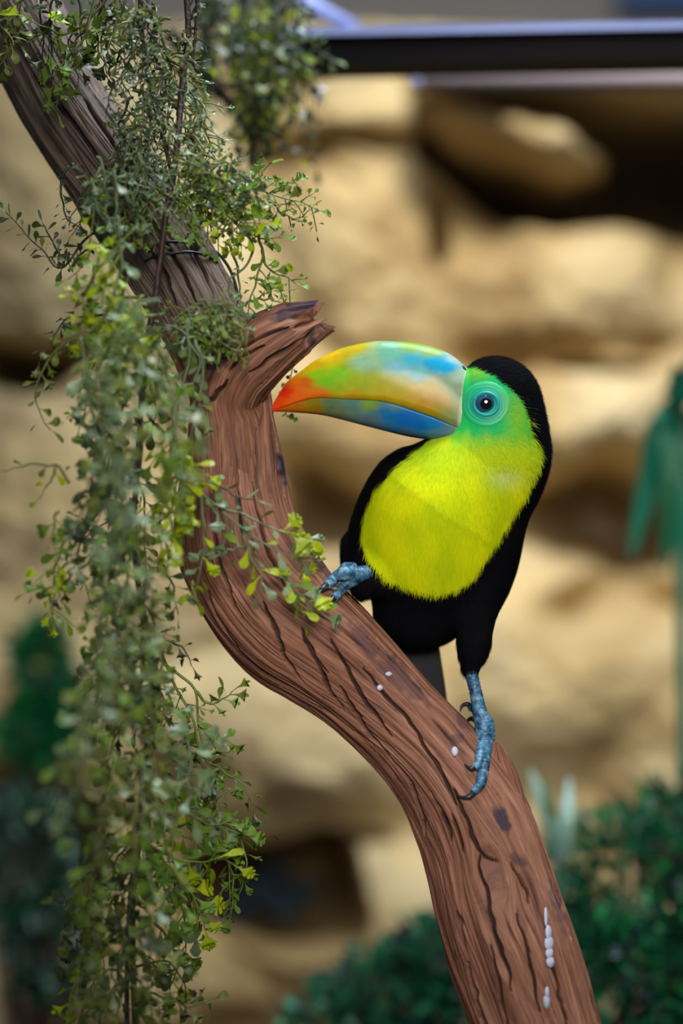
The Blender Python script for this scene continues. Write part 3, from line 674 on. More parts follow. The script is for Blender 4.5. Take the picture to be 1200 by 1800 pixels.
# eyes
def eye_mat():
    m, nt, b = new_mat('eye'); a = node(nt, 'ShaderNodeAttribute', attribute_name='col'); nt.links.new(a.outputs['Color'], b.inputs['Base Color'])
    b.inputs['Roughness'].default_value = 0.06; b.inputs['Coat Weight'].default_value = 1.0; b.inputs['Coat Roughness'].default_value = 0.02; return m
EYE = eye_mat(); RING = attr_mat('eye_skin', 0.5, 0.4)
EX, EY = 850.5, 712.5
for sgn in (-1, 1):
    # depth of the head surface at the eye
    dd = np.linspace(0, 90, 400); fs_ = bird_sdf(np.stack([np.full(400, EX), sgn * dd, np.full(400, -EY)], -1).astype(np.float32)); ed = dd[np.argmax(fs_ > 0)]
    n = 40; th = np.linspace(0, np.pi / 2, 16); ph = np.linspace(0, 2 * np.pi, n, endpoint=False); A, B_ = np.meshgrid(th, ph, indexing='ij')
    rad = 18.5 * np.sin(A); v = np.stack([EX + rad * np.cos(B_) * 1.03, sgn * (ed - 6 + 11 * np.cos(A)), -EY + rad * np.sin(B_)], -1)
    c = np.zeros((16, n, 3)); rn = rad / 18.5
    pup = sstep(0.52, 0.60, rn)[..., None]; rim = sstep(0.86, 0.96, rn)[..., None]
    iris = np.array(lin(44, 78, 116)[:3]) * (1 + 0.25 * np.sin(B_ * 17))[..., None]
    c = np.array(lin(6, 8, 14)[:3]) * (1 - pup) + iris * pup; c = c * (1 - rim) + np.array(lin(14, 34, 52)[:3]) * rim
    i = np.arange(15)[:, None] * n; j = np.arange(n)[None]; j2 = (j + 1) % n
    f = np.stack([i + j, i + j2, i + n + j2, i + n + j], -1).reshape(-1, 4)
    eye = under(obj('eye', px2w(v.reshape(-1, 3)), f, EYE, attrs={'col': ('FLOAT_COLOR', rgba(c.reshape(-1, 3)))}), toucan)
    # bare wrinkled skin ring following the head
    nr_, ns_ = 26, 72; rr = np.linspace(16.5, 44, nr_); ph = np.linspace(0, 2 * np.pi, ns_, endpoint=False); A, B_ = np.meshgrid(rr, ph, indexing='ij')
    X_, Z_ = EX + A * np.cos(B_) * 1.03, -EY + A * np.sin(B_) * 0.97
    dgrid = np.linspace(5, 80, 160, dtype=np.float32)
    pts = np.stack([np.broadcast_to(X_[..., None], (nr_, ns_, 160)), np.broadcast_to(sgn * dgrid, (nr_, ns_, 160)), np.broadcast_to(Z_[..., None], (nr_, ns_, 160))], -1).astype(np.float32)
    dsurf = dgrid[np.argmax(bird_sdf(pts) > 0, axis=-1)]
    bump_ = 2.6 * np.exp(-((A - 20.5) / 2.6) ** 2) + 0.45 * np.cos((A - 20.5) / 5.2 * 2 * np.pi + 0.6 * np.sin(B_ * 2)) * np.exp(-((A - 27) / 9) ** 2) + 1.2 - 2.6 * sstep(38, 44, A)
    v = np.stack([X_, sgn * (dsurf + bump_), Z_], -1).reshape(-1, 3)
    k = np.exp(-((A - 16) / 11.0) ** 2)[..., None]
    cy = np.array(lin(24, 158, 150)[:3]); c = (cy * k + plumage(np.stack([X_, dsurf * 0, Z_], -1).reshape(-1, 3)).reshape(nr_, ns_, 3) * (1 - k))
    c = c * (1 - 0.15 * np.exp(-((A - 24.5) / 1.2) ** 2))[..., None]
    i = np.arange(nr_ - 1)[:, None] * ns_; j = np.arange(ns_)[None]; j2 = (j + 1) % ns_
    f = np.stack([i + j, i + j2, i + ns_ + j2, i + ns_ + j], -1).reshape(-1, 4)
    under(obj('eye_ring', px2w(v), f, RING, attrs={'col': ('FLOAT_COLOR', rgba(c.reshape(-1, 3)))}), toucan)

# tail feathers hanging behind the log
BLACKF = plain('black_feather', lin(12, 12, 16), 0.6, var=0.3, scale=300)
for k in range(8):
    o_ = (k - 3.5) / 3.5
    n = 24; t = np.linspace(0, 1, n); wd = 19 * np.sqrt(np.clip(1 - (np.abs(t - 0.5) * 2) ** 5, 0, 1)) * (0.55 + 0.45 * t)
    cx_ = 735 + o_ * (22 + 22 * t); cy_ = 1085 + t * (215 - 18 * abs(o_)); cd = 92 + 34 * t + 3.0 * abs(k - 3.5) + (k % 2) * 1.5
    v = []
    for s_ in (-1, 0, 1): v.append(np.stack([cx_ + s_ * wd, cd + 2.5 * abs(s_), -cy_], -1))
    vf = np.stack(v, 1); vb = vf + np.array([0, 1.2, 0]); v = np.concatenate([vf.reshape(-1, 3), vb.reshape(-1, 3)])
    i = np.arange(n - 1) * 3; f = np.concatenate([np.stack([i + a, i + a + 1, i + a + 4, i + a + 3], -1) for a in (0, 1)]); f = np.concatenate([f, f[:, ::-1] + n * 3])
    under(obj('tail_feather', px2w(v), f, BLACKF), toucan)

# legs, toes and claws
def leg_mat():
    m, nt, b = new_mat('leg_scales'); tc = node(nt, 'ShaderNodeTexCoord')
    n1 = noise(nt, tc.outputs['Object'], 160, 4, 0.6); r1 = ramp(nt, [(0.34, lin(28, 56, 80)), (0.5, lin(66, 116, 148)), (0.72, lin(146, 190, 212))])
    nt.links.new(n1.outputs['Fac'], r1.inputs['Fac']); nt.links.new(r1.outputs['Color'], b.inputs['Base Color']); b.inputs['Roughness'].default_value = 0.42
    vo = node(nt, 'ShaderNodeTexVoronoi'); vo.inputs['Scale'].default_value = 420; nt.links.new(tc.outputs['Object'], vo.inputs['Vector'])
    bp = node(nt, 'ShaderNodeBump'); bp.inputs['Strength'].default_value = 0.5; bp.inputs['Distance'].default_value = 0.0008
    nt.links.new(vo.outputs['Distance'], bp.inputs['Height']); nt.links.new(bp.outputs['Normal'], b.inputs['Normal']); return m
LEG = leg_mat(); CLAW = plain('claw', lin(38, 40, 48), 0.3, var=0.2)
def limb(name, pts, parent, mat=LEG, scutes=0.0, k=16, n=90):
    """pts rows: px, py, depth px, radius px"""
    a = catmull(np.array([(p[0], p[2], -p[1], p[3]) for p in pts], float), n)
    ln_ = np.linalg.norm(np.diff(a[:, :3], axis=0), axis=1).sum()
    r = a[:, 3] * (1 + scutes * (np.abs(np.sin(np.linspace(0, 1, n) * np.pi * ln_ / 7.0)) - 0.5))
    mb_ = MB(); mb_.tube(px2w(a[:, :3]), r * S, k); o = mb_.build(name, mat); o.parent = parent
    if parent is toucan: o.matrix_parent_inverse = Matrix.Translation(-Vector(toucan.location))
    return o
lf = log_front
leg = limb('leg', [(824, 1150, -8, 15), (827, 1180, -12, 12), (835, 1215, -16, 11), (842, 1250, -20, 13), (850, 1275, -24, 17), (850, 1296, -30, 17), (846, 1312, -38, 13)], toucan, scutes=0.10)
def toe(pts, claw, leg):
    o = limb('toe', pts, toucan, scutes=0.12)
    c_ = limb('claw', claw, o, CLAW, n=18, k=10); return o
toe([(849, 1290, -30, 14), (846, 1318, lf(846, 1318, 9), 12), (843, 1345, lf(843, 1345, 8), 10), (838, 1366, lf(838, 1366, 7), 9), (826, 1380, lf(826, 1380, 6), 7)],
    [(830, 1377, lf(830, 1377, 6), 6), (818, 1387, lf(818, 1387, 9), 5), (806, 1388, lf(806, 1388, 7), 3), (797, 1384, lf(797, 1384, 1), 1)], leg)
toe([(848, 1290, -34, 13), (840, 1316, lf(840, 1316, 12), 10), (836, 1332, lf(836, 1332, 12), 8), (828, 1340, lf(828, 1340, 9), 7)],
    [(832, 1338, lf(832, 1338, 10), 6), (822, 1340, lf(822, 1340, 11), 4.5), (815, 1337, lf(815, 1337, 6), 2.5), (811, 1333, lf(811, 1333, 1), 1)], leg)
toe([(848, 1282, -22, 13), (843, 1262, -8, 10), (836, 1248, 12, 8), (829, 1246, 30, 7)], [(832, 1246, 26, 6), (822, 1240, 28, 4.5), (813, 1243, 24, 3), (809, 1253, 18, 1)], leg)
toe([(850, 1282, -18, 12), (858, 1270, 6, 10), (850, 1264, 30, 8), (836, 1268, 44, 7)], [(838, 1267, 42, 6), (828, 1268, 50, 4), (820, 1276, 50, 1)], leg)
leg2 = limb('leg', [(652, 1008, -5, 14), (636, 1008, lf(600, 1030, 24), 14), (620, 1010, lf(600, 1032, 24), 14), (606, 1016, lf(600, 1032, 20), 12)], toucan, scutes=0.12)
toe([(622, 1008, lf(600, 1030, 24), 13), (606, 1006, lf(592, 1034, 20), 12), (590, 1014, lf(588, 1018, 13), 10), (576, 1026, lf(574, 1027, 12), 8)], [(577, 1024, lf(577, 1024, 9), 7), (566, 1034, lf(566, 1034, 8), 5), (558, 1044, lf(558, 1044, 1), 1)], leg2)
toe([(624, 1016, lf(600, 1030, 24), 12), (608, 1026, lf(600, 1036, 16), 10), (597, 1038, lf(597, 1038, 11), 8), (588, 1049, lf(588, 1049, 9), 7)], [(586, 1049, lf(586, 1049, 8), 6), (577, 1060, lf(577, 1060, 7), 4), (572, 1070, lf(572, 1070, 1), 1)], leg2)
toe([(634, 1012, -20, 14), (622, 1000, 0, 11), (606, 998, 22, 9)], [(608, 998, 20, 7), (598, 1000, 30, 4), (594, 1008, 34, 1)], leg2)

# ------------------------------------------------------------------ hanging artificial ferns
LEAFC = {'dark': leaf_mat('leaf_dark', lin(66, 78, 40)), 'olive': leaf_mat('leaf_olive', lin(118, 128, 56)), 'sage': leaf_mat('leaf_sage', lin(122, 142, 98)),
         'green': leaf_mat('leaf_green', lin(116, 148, 50)), 'lime': leaf_mat('leaf_lime', lin(178, 194, 26), 0.35), 'teal': leaf_mat('leaf_teal', lin(50, 150, 104)), 'glossy': leaf_mat('leaf_glossy', lin(44, 66, 48), 0.1, 0.12)}
STALK = {'dark': plain('stalk_dark', lin(56, 58, 34), 0.45), 'olive': plain('stalk_olive', lin(110, 110, 54), 0.4), 'sage': plain('stalk_sage', lin(104, 116, 78), 0.4),
         'green': plain('stalk_green', lin(104, 120, 50), 0.4), 'lime': plain('stalk_lime', lin(130, 140, 50), 0.4), 'teal': plain('stalk_teal', lin(50, 100, 70), 0.4), 'glossy': plain('stalk_glossy', lin(50, 56, 40), 0.3)}
BARK = plain('vine_bark', lin(62, 42, 36), 0.45, var=0.35, scale=240, bump=0.8)

def leaf_shape(kind, seed):
    """one leaf blade, base at the origin, growing along +Y to length 1, face up +Z"""
    r_ = random.Random(seed); j = lambda a=0.04: r_.uniform(-a, a)
    if kind == 'fan':
        half = [(0, .025), (.25, .035), (.42, .09 + j(.02)), (.54, .17 + j(.03)), (.66, .34 + j()), (.75, .40 + j()), (.73, .26), (.87 + j(.03), .33 + j()), (.92, .26), (.80, .15), (.96 + j(.03), .15), (1.0, .08), (.92, .03)]
    elif kind == 'trident':
        half = [(0.0, .025), (.3, .035), (.5, .09 + j(.02)), (.6, .16), (.82 + j(), .34 + j()), (.70, .15), (.72, .11), (.85, .12 + j(.03)), (1.0, .05)]
    elif kind == 'spoon':
        half = [(0.0, .025), (.25, .04), (.42, .10), (.6, .18 + j(.03)), (.76, .22 + j(.03)), (.84, .20), (.92, .16), (.97, .10), (1.0, .04)]
    else:  # blade
        half = [(0.0, .02), (.2, .04), (.4, .075), (.55, .09), (.7, .09), (.8, .075), (.9, .05), (.96, .03), (1.0, .01)]
    h = np.array(half); n = len(h); cup, droop, fold = r_.uniform(.2, .7), r_.uniform(.05, .3), r_.uniform(0, .25)
    cy_ = np.minimum(h[:, 0], 0.97); mid = np.c_[np.zeros(n), cy_]
    rows = [np.c_[-h[:, 1], h[:, 0]], mid, np.c_[h[:, 1] * (1 + j(.15)), h[:, 0]]]
    v = np.concatenate(rows); z = cup * v[:, 0] ** 2 + fold * np.abs(v[:, 0]) - droop * v[:, 1] ** 2 + 0.03 * np.sin(v[:, 1] * 9 + v[:, 0] * 7)
    v = np.c_[v, z]; i = np.arange(n - 1)
    f = np.concatenate([np.stack([i, i + n, i + n + 1, i + 1], -1), np.stack([i + n, i + 2 * n, i + 2 * n + 1, i + n + 1], -1)])
    return v, f
SHAPES = {}; LMESH = {}
for ki, kind in enumerate(('fan', 'trident', 'spoon', 'blade')):
    for q_ in range(3):
        SHAPES[kind, q_] = leaf_shape(kind, 10 * ki + q_)
        for cn, m in LEAFC.items():
            v, f = SHAPES[kind, q_]; LMESH[kind, q_, cn] = mesh_data('leaf', v, [f], [m])

def nrm(a): return a / (np.linalg.norm(a) + 1e-12)

class Plant:
    """a thing: stems, sprigs (stalk meshes, parts) and leaves (sub-parts of their sprig)"""
    def __init__(self, name, label, cat, base, group=None, limit=290, seed=1):
        self.root = empty(name, base); tag(self.root, label, cat, group); self.leaves = []; self.rs = random.Random(seed); self.limit = limit
    def stem(self, pts, r0, r1, mat=BARK, name='stem'):
        c = catmull(np.array(pts, float), 60); mb_ = MB(); r = np.linspace(r0, r1, 60) * (1 + 0.18 * perlin(np.arange(60) / 4.0, 0.5, 0.5, 9))
        c = c + 0.0012 * np.stack([perlin(np.arange(60) / 5.0, k_, 0.1, 14) for k_ in (0.3, 5.3, 9.3)], -1)
        mb_.tube(c, r, 8); under(mb_.build(name, mat), self.root); return c
    def sprig(self, pts, colr, size=30, gap=14, kinds=('fan', 'trident', 'spoon'), r0=3.0, start=0.15, spread=0.9, sub=0.0, mix=0.15, alt=None):
        """pts: world points; size / gap in photo px at the subject"""
        rs = self.rs; c = catmull(np.array(pts, float), 36)
        Lg = np.linalg.norm(np.diff(c, axis=0), axis=1).sum(); c = c + 0.0016 * np.stack([perlin(np.arange(36) / 6.0, k_ + rs.random() * 9, 0.1, 17) for k_ in (0.3, 5.3, 9.3)], -1)
        mb_ = MB(); mb_.tube(c, np.linspace(r0, 0.9, 36) * S, 5)
        sp_leaves = []
        n = max(2, int(Lg / (gap * S))); flip = rs.choice((-1, 1))
        def put(base, d, sz):
            up = nrm(np.array([rs.gauss(0, .5), -0.75 + rs.gauss(0, .5), 0.75 + rs.gauss(0, .4)]))
            z = nrm(up - d * np.dot(up, d)); cn = colr
            if alt and rs.random() < mix: cn = alt
            kd = rs.choice(kinds)
            sp_leaves.append((base, d, z, sz * S, kd, rs.randrange(3), cn))
        for i in range(n + 1):
            t = start + (1 - start) * i / n; k = min(35, int(t * 35)); p = c[k]; tg = nrm(c[min(35, k + 1)] - c[max(0, k - 1)])
            if i == n:
                put(p, nrm(tg + np.array([rs.gauss(0, .2) for _ in range(3)])), size * 1.22 * rs.uniform(.8, 1.1)); continue
            flip = -flip; sd = nrm(np.cross(tg, np.array([0, 1.0, 0]) + np.array([rs.gauss(0, .45), 0, rs.gauss(0, .45)])))
            d = nrm(tg * rs.uniform(.35, .9) + sd * flip * spread * rs.uniform(.7, 1.2) + np.array([0, rs.gauss(-.1, .45), 0]))
            sz = size * 1.22 * rs.uniform(.65, 1.15)
            if rs.random() < sub:      # forked branchlet with several leaves
                ln = sz * S * rs.uniform(.8, 1.5); e = p + d * ln + np.array([0, 0, -0.15 * ln]); mb_.tube([p, (p + e) / 2 + np.array([0, 0, .06 * ln]), e], np.array([1.5, 1.2, .9]) * S, 5)
                for a_ in (-1, 0, 1):
                    put(e if a_ == 0 else (p * .35 + e * .65), nrm(d + np.cross(d, np.array([0, 1., 0])) * a_ * .9 + np.array([rs.gauss(0, .2) for _ in range(3)])), sz * rs.uniform(.55, .8))
            else:
                put(p, d, sz)
        o = under(mb_.build('sprig', STALK[colr]), self.root)
        self.leaves += [(o,) + l for l in sp_leaves]
        return c
    def finish(self):
        cp = np.array(cam.location)
        self.leaves.sort(key=lambda l: -l[4] / np.linalg.norm(l[1] - cp))
        near, rest = self.leaves[:self.limit], self.leaves[self.limit:]
        for (o, b, d, z, sz, kd, q_, cn) in near:
            x = np.cross(d, z); M = Matrix(((x[0] * sz, d[0] * sz, z[0] * sz, b[0]), (x[1] * sz, d[1] * sz, z[1] * sz, b[1]), (x[2] * sz, d[2] * sz, z[2] * sz, b[2]), (0, 0, 0, 1)))
            l = bpy.data.objects.new('leaf', LMESH[kd, q_, cn]); col.objects.link(l); l.parent = o
            l.matrix_basis = M
        if rest:
            vs, fs, mi, n0 = [], [], [], 0; names = list(LEAFC)
            for (o, b, d, z, sz, kd, q_, cn) in rest:
                v, f = SHAPES[kd, q_]; x = np.cross(d, z); vs.append(b + sz * (v[:, :1] * x + v[:, 1:2] * d + v[:, 2:] * z)); fs.append(f + n0); n0 += len(v); mi += [names.index(cn)] * len(f)
            me = mesh_data('small_leaves', np.concatenate(vs), [np.concatenate(fs)], list(LEAFC.values()), mat_idx=mi)
            tag(under(link(bpy.data.objects.new('small_leaves', me)), self.root), kind='stuff')

def W(pts, Y=None):
    """(px, py[, depth m]) list -> world points"""
    return [tuple(P(p[0], p[1], (p[2] if len(p) > 2 else Y))) for p in pts]
def hang(pl, x0, y0, dx, ln, Y, colr, dY=0.0, **kw):
    """a sprig leaving (x0,y0), arching out by dx and then hanging ln px down"""
    rs = pl.rs
    w1 = rs.uniform(-14, 14); w2 = rs.uniform(-16, 16)
    pl.sprig(W([(x0, y0, Y), (x0 + dx * .45, y0 - 6 + ln * .10, Y + dY * .4), (x0 + dx * .85 + w1, y0 + ln * .38, Y + dY * .8), (x0 + dx + w2, y0 + ln * .7, Y + dY), (x0 + dx * 1.05 + w1, y0 + ln, Y + dY)]), colr, **kw)

STEM_A = [(322, -40, -.03), (330, 60, -.035), (320, 150, -.04), (312, 240, -.05), (304, 310, -.055), (291, 385, -.06), (280, 480, -.062), (263, 580, -.064), (249, 700, -.066), (240, 820, -.068), (236, 960, -.07), (252, 1100, -.07), (270, 1220, -.07),
          (256, 1340, -.07), (240, 1460, -.07), (226, 1600, -.07), (222, 1750, -.07), (226, 1960, -.07)]
def stem_x(y):
    a = np.array(STEM_A); return float(np.interp(y, a[:, 1], a[:, 0]))

# upper half of the long hanging fern
pa = Plant('hanging_fern', 'long trailing green fern on a dark stem hanging down in front of the log', 'plant', P(322, -40, -.03), 'artificial ferns on the log', limit=295, seed=11)
c = pa.stem(W([(-60, -190, .04), (60, -190, -.005), (200, -150, -.015), (290, -95, -.025)] + STEM_A), .0026, .0018)
pa.stem(W([(300, 330, -.06), (286, 420, -.066), (270, 540, -.07), (250, 660, -.072), (246, 800, -.074), (232, 900, -.075)]), .0018, .0012)
pa.stem(W([(246, 690, -.068), (268, 740, -.06), (300, 770, -.05)]), .0016, .001)
pa.stem(W([(250, 660, -.066), (220, 690, -.06), (180, 700, -.05)]), .0018, .001)
SPR = pa.sprig
# sprigs read from the photograph, upper part
SPR(W([(190, 560), (160, 590), (120, 600), (80, 640), (62, 690), (75, 735), (92, 755)], -.075), 'olive', 26, 16)
SPR(W([(240, 560), (180, 555), (120, 560), (95, 590), (70, 640)], -.06), 'dark', 28, 16)
SPR(W([(205, 380), (212, 440), (205, 500), (180, 560)], -.11), 'sage', 30, 18, mix=.4, alt='lime')
SPR(W([(235, 400), (200, 440), (170, 480), (150, 540), (140, 590)], -.10), 'green', 32, 13, mix=.5, alt='lime')
SPR(W([(220, 430), (190, 480), (180, 540), (200, 610), (215, 660)], -.105), 'lime', 36, 11, mix=.5, alt='green', sub=.3)
SPR(W([(230, 470), (215, 520), (230, 580), (235, 640)], -.10), 'green', 36, 11, mix=.5, alt='lime', sub=.3)
SPR(W([(250, 520), (225, 560), (190, 600), (150, 640), (140, 690)], -.10), 'green', 30, 12, mix=.3, alt='lime')
SPR(W([(330, 560), (330, 640), (312, 720), (300, 800), (305, 870)], -.085), 'sage', 22, 26, kinds=('spoon', 'trident'))
SPR(W([(345, 600), (356, 650), (345, 730), (325, 800)], -.085), 'sage', 24, 30, kinds=('spoon',))
SPR(W([(305, 740), (300, 790), (310, 850), (295, 910), (285, 960)], -.095), 'lime', 34, 10, sub=.3, mix=.2, alt='green')
SPR(W([(310, 770), (325, 820), (320, 880), (300, 930)], -.10), 'lime', 30, 10, mix=.3, alt='green')
SPR(W([(120, 850), (100, 820), (50, 818), (4, 828)], -.10), 'olive', 20, 40)
SPR(W([(100, 822), (85, 850), (66, 878)], -.10), 'lime', 22, 30)
SPR(W([(140, 590), (155, 660), (165, 740), (190, 830), (215, 920), (220, 1000)], -.115), 'sage', 34, 16)
SPR(W([(150, 640), (160, 720), (200, 800), (205, 900), (200, 1010)], -.12), 'sage', 32, 16)
SPR(W([(170, 900), (130, 930), (105, 970), (95, 1020), (110, 1060)], -.09), 'green', 28, 14, mix=.3, alt='dark')
SPR(W([(180, 960), (140, 1000), (100, 1040), (90, 1090)], -.08), 'olive', 26, 16)
SPR(W([(260, 980), (290, 1000), (305, 1040), (312, 1080)], -.07), 'dark', 22, 12)
# filler following the mass of the plant
rs = pa.rs
for k in range(34):
    y0 = rs.uniform(520, 930); x0 = stem_x(y0) + rs.uniform(-30, 25); side = rs.choice((-1, -1, -1, .6))
    hang(pa, x0, y0, side * rs.uniform(15, 110), rs.uniform(110, 240), rs.uniform(-.16, -.055), rs.choice(('sage', 'sage', 'olive', 'dark', 'green')), dY=rs.uniform(-.03, .02), size=rs.uniform(24, 34), gap=rs.uniform(13, 20), sub=.15, mix=.2, alt='olive')
for q_ in [(165, 600, 20, 250), (150, 760, 60, 250), (215, 820, 0, 240), (300, 680, 10, 190)]:
    hang(pa, *q_, rs.uniform(-.24, -.17), rs.choice(('sage', 'sage', 'olive')), size=40, gap=22, mix=.25, alt='green', kinds=('trident', 'fan', 'blade'), spread=1.2)
for q_ in [(200, 420, -40, 150), (215, 470, -10, 150), (190, 520, 20, 130), (290, 760, 20, 150), (275, 840, 15, 140), (105, 900, -15, 120), (120, 990, -20, 100)]:
    hang(pa, *q_, rs.uniform(-.12, -.09), 'lime', size=28, gap=13, mix=.45, alt='green', sub=.2)
pa.finish()

# lower half: a second long fern tied on below
pb = Plant('hanging_fern', 'bushy lower tail of trailing fern hanging free below the bend of the log', 'plant', P(252, 1060, -.066), 'artificial ferns on the log', limit=298, seed=23)
pb.stem(W([(246, 1040, -.066), (258, 1110, -.064), (278, 1220, -.064), (262, 1330, -.064), (248, 1460, -.064), (232, 1600, -.064), (240, 1960, -.064)]), .0022, .002)
SPR = pb.sprig
SPR(W([(250, 1060), (258, 1095), (284, 1151), (305, 1207), (336, 1260), (350, 1323), (368, 1379), (388, 1440), (400, 1520), (404, 1600)], -.035), 'green', 26, 24, start=.3, sub=.25, mix=.4, alt='olive', r0=3.2)
SPR(W([(284, 1165), (315, 1185), (345, 1215), (350, 1270), (365, 1330), (395, 1390), (398, 1440), (430, 1468), (462, 1468)], -.03), 'green', 28, 22, start=.3, sub=.3, mix=.3, alt='olive', r0=2.8)
SPR(W([(345, 1215), (370, 1238), (395, 1225), (410, 1216)], -.03), 'green', 28, 12, start=.4, mix=.2, alt='olive')
SPR(W([(350, 1270), (362, 1290), (385, 1300), (404, 1306)], -.03), 'green', 28, 16, start=.4)
SPR(W([(352, 1330), (385, 1350), (415, 1370), (440, 1400), (442, 1425)], -.03), 'green', 26, 12, mix=.4, alt='dark')
SPR(W([(262, 1240), (300, 1270), (330, 1300), (330, 1345)], -.04), 'dark', 20, 12)
SPR(W([(256, 1100), (285, 1120), (320, 1140), (340, 1170)], -.045), 'dark', 24, 13)
SPR(W([(250, 1370), (285, 1375), (315, 1380), (335, 1385)], -.06), 'olive', 40, 16, kinds=('fan', 'spoon'), mix=.5, alt='sage')
SPR(W([(255, 1400), (300, 1415), (360, 1445), (400, 1450)], -.05), 'olive', 40, 18, kinds=('fan', 'spoon'), mix=.4, alt='green')
SPR(W([(255, 1480), (300, 1505), (335, 1515), (385, 1510)], -.055), 'lime', 42, 14, kinds=('spoon', 'fan'), mix=.5, alt='green')
SPR(W([(300, 1500), (320, 1545), (345, 1590), (345, 1640)], -.05), 'green', 36, 14, kinds=('spoon', 'fan'), mix=.4, alt='sage')
SPR(W([(260, 1500), (290, 1560), (300, 1610), (310, 1660)], -.06), 'sage', 34, 14, mix=.5, alt='green')
SPR(W([(395, 1440), (400, 1500), (410, 1560), (405, 1610)], -.03), 'green', 26, 13, mix=.3, alt='olive')
SPR(W([(398, 1440), (425, 1480), (432, 1530), (420, 1570)], -.03), 'green', 26, 13, mix=.3, alt='lime')
SPR(W([(165, 1500), (140, 1550), (150, 1620), (180, 1660)], -.09), 'green', 30, 16, mix=.4, alt='lime')
SPR(W([(180, 1560), (160, 1680), (130, 1730), (120, 1790)], -.085), 'lime', 32, 14, mix=.6, alt='green')
SPR(W([(230, 1740), (280, 1750), (330, 1770), (370, 1760)], -.06), 'olive', 30, 14)
SPR(W([(230, 1700), (290, 1690), (320, 1720), (325, 1760)], -.06), 'dark', 30, 14)
for q_ in [[(300, 1400), (335, 1430), (380, 1450), (425, 1465)], [(290, 1460), (330, 1470), (370, 1500), (410, 1520)], [(280, 1540), (320, 1560), (350, 1590), (360, 1630)], [(300, 1330), (330, 1360), (345, 1400), (350, 1440)], [(270, 1620), (300, 1660), (310, 1700), (300, 1740)]]:
    SPR(W(q_, -.045), pb.rs.choice(('green', 'olive', 'green')), 34, 15, kinds=('fan', 'fan', 'spoon'), mix=.35, alt='lime')
rs = pb.rs
for k in range(52):
    y0 = rs.uniform(1000, 1740); x0 = stem_x(y0) + rs.uniform(-45, 30)
    wide = 55 if y0 < 1150 else 95
    side = rs.choice((-1, -1, 1)); dx = side * rs.uniform(10, wide) * (0.7 if side > 0 else 1)
    hang(pb, x0, y0, dx, rs.uniform(90, 220), rs.uniform(-.16, -.04), rs.choice(('sage', 'olive', 'olive', 'dark', 'green')), dY=rs.uniform(-.03, .02), size=rs.uniform(26, 38), gap=rs.uniform(13, 19), sub=.15, mix=.25, alt=rs.choice(('green', 'olive', 'sage')))
for q_ in [(190, 1060, -30, 240), (210, 1120, -10, 260), (160, 1180, -20, 220), (170, 1250, -40, 180), (220, 1260, -40, 220), (120, 1330, -30, 130), (200, 1400, -30, 260)]:
    hang(pb, *q_, rs.uniform(-.28, -.19), rs.choice(('sage', 'sage', 'olive')), size=32, gap=19, mix=.25, alt='green')
pb.finish()

# tangle round the top of the log
pc = Plant('clinging_fern', 'dark fine-leaved fern tangled over the top end of the log', 'plant', P(300, -30, -.02), 'artificial ferns on the log', limit=295, seed=37)
SPR = pc.sprig
pc.stem(W([(-40, -160, .03), (60, -150, -.005), (180, -110, -.012), (240, -40, -.02), (248, 60, -.02), (262, 150, -.02), (285, 240, -.03), (300, 300, -.04)]), .0026, .0016)
pc.stem(W([(-20, -140, .03), (80, -160, -.005), (240, -140, -.015), (325, -95, -.025), (346, -40, -.03), (342, 60, -.035), (338, 110, -.035), (350, 130, -.035)]), .0019, .0012)
SPR(W([(200, -20), (160, 30), (130, 80), (105, 140), (100, 190)], -.03), 'olive', 30, 14, mix=.4, alt='green')
SPR(W([(150, 40), (110, 60), (75, 45), (45, 30)], -.03), 'lime', 40, 40, kinds=('fan',))
SPR(W([(170, -20), (150, 60), (110, 110), (90, 160)], -.035), 'green', 30, 14, mix=.3, alt='olive')
SPR(W([(230, -20), (205, 40), (190, 90), (215, 120)], -.02), 'olive', 26, 14, mix=.3, alt='dark')
SPR(W([(190, -20), (170, 40), (175, 90), (190, 120)], -.02), 'dark', 28, 13)
SPR(W([(120, 290), (108, 330), (116, 380), (140, 400)], -.02), 'dark', 18, 12, kinds=('blade', 'trident'))
SPR(W([(225, 400), (160, 410), (110, 470), (75, 440), (40, 405), (12, 375)], -.03), 'dark', 24, 11, start=.35, kinds=('blade', 'spoon'), mix=.2, alt='olive')
SPR(W([(115, 470), (90, 420), (75, 390)], -.03), 'dark', 22, 10, kinds=('blade', 'spoon'))
SPR(W([(120, 475), (150, 440), (200, 420)], -.03), 'dark', 22, 12)
SPR(W([(205, 290), (170, 340), (160, 400), (155, 450), (120, 490)], -.075), 'green', 26, 18, mix=.3, alt='lime')
SPR(W([(200, 300), (205, 350), (202, 410), (215, 450)], -.09), 'sage', 24, 34)
rs = pc.rs
for k in range(46):
    y0 = rs.uniform(-30, 270); x0 = rs.uniform(225, 335); 
    hang(pc, x0, y0, rs.uniform(-50, 45), rs.uniform(50, 130), rs.uniform(-.06, -.01), rs.choice(('dark', 'dark', 'olive', 'sage', 'olive')), dY=rs.uniform(-.03, .02), size=rs.uniform(15, 24), gap=rs.uniform(7, 11), kinds=('blade', 'trident', 'trident'), sub=.45, mix=.3, alt='sage')
for k in range(16):
    y0 = rs.uniform(260, 350); x0 = rs.uniform(150, 320)
    hang(pc, x0, y0, rs.uniform(-60, 60), rs.uniform(60, 120), rs.uniform(-.08, -.04), rs.choice(('dark', 'sage', 'olive', 'green')), size=rs.uniform(18, 28), gap=rs.uniform(9, 13), kinds=('blade', 'trident', 'fan'), sub=.3, mix=.3, alt='sage')
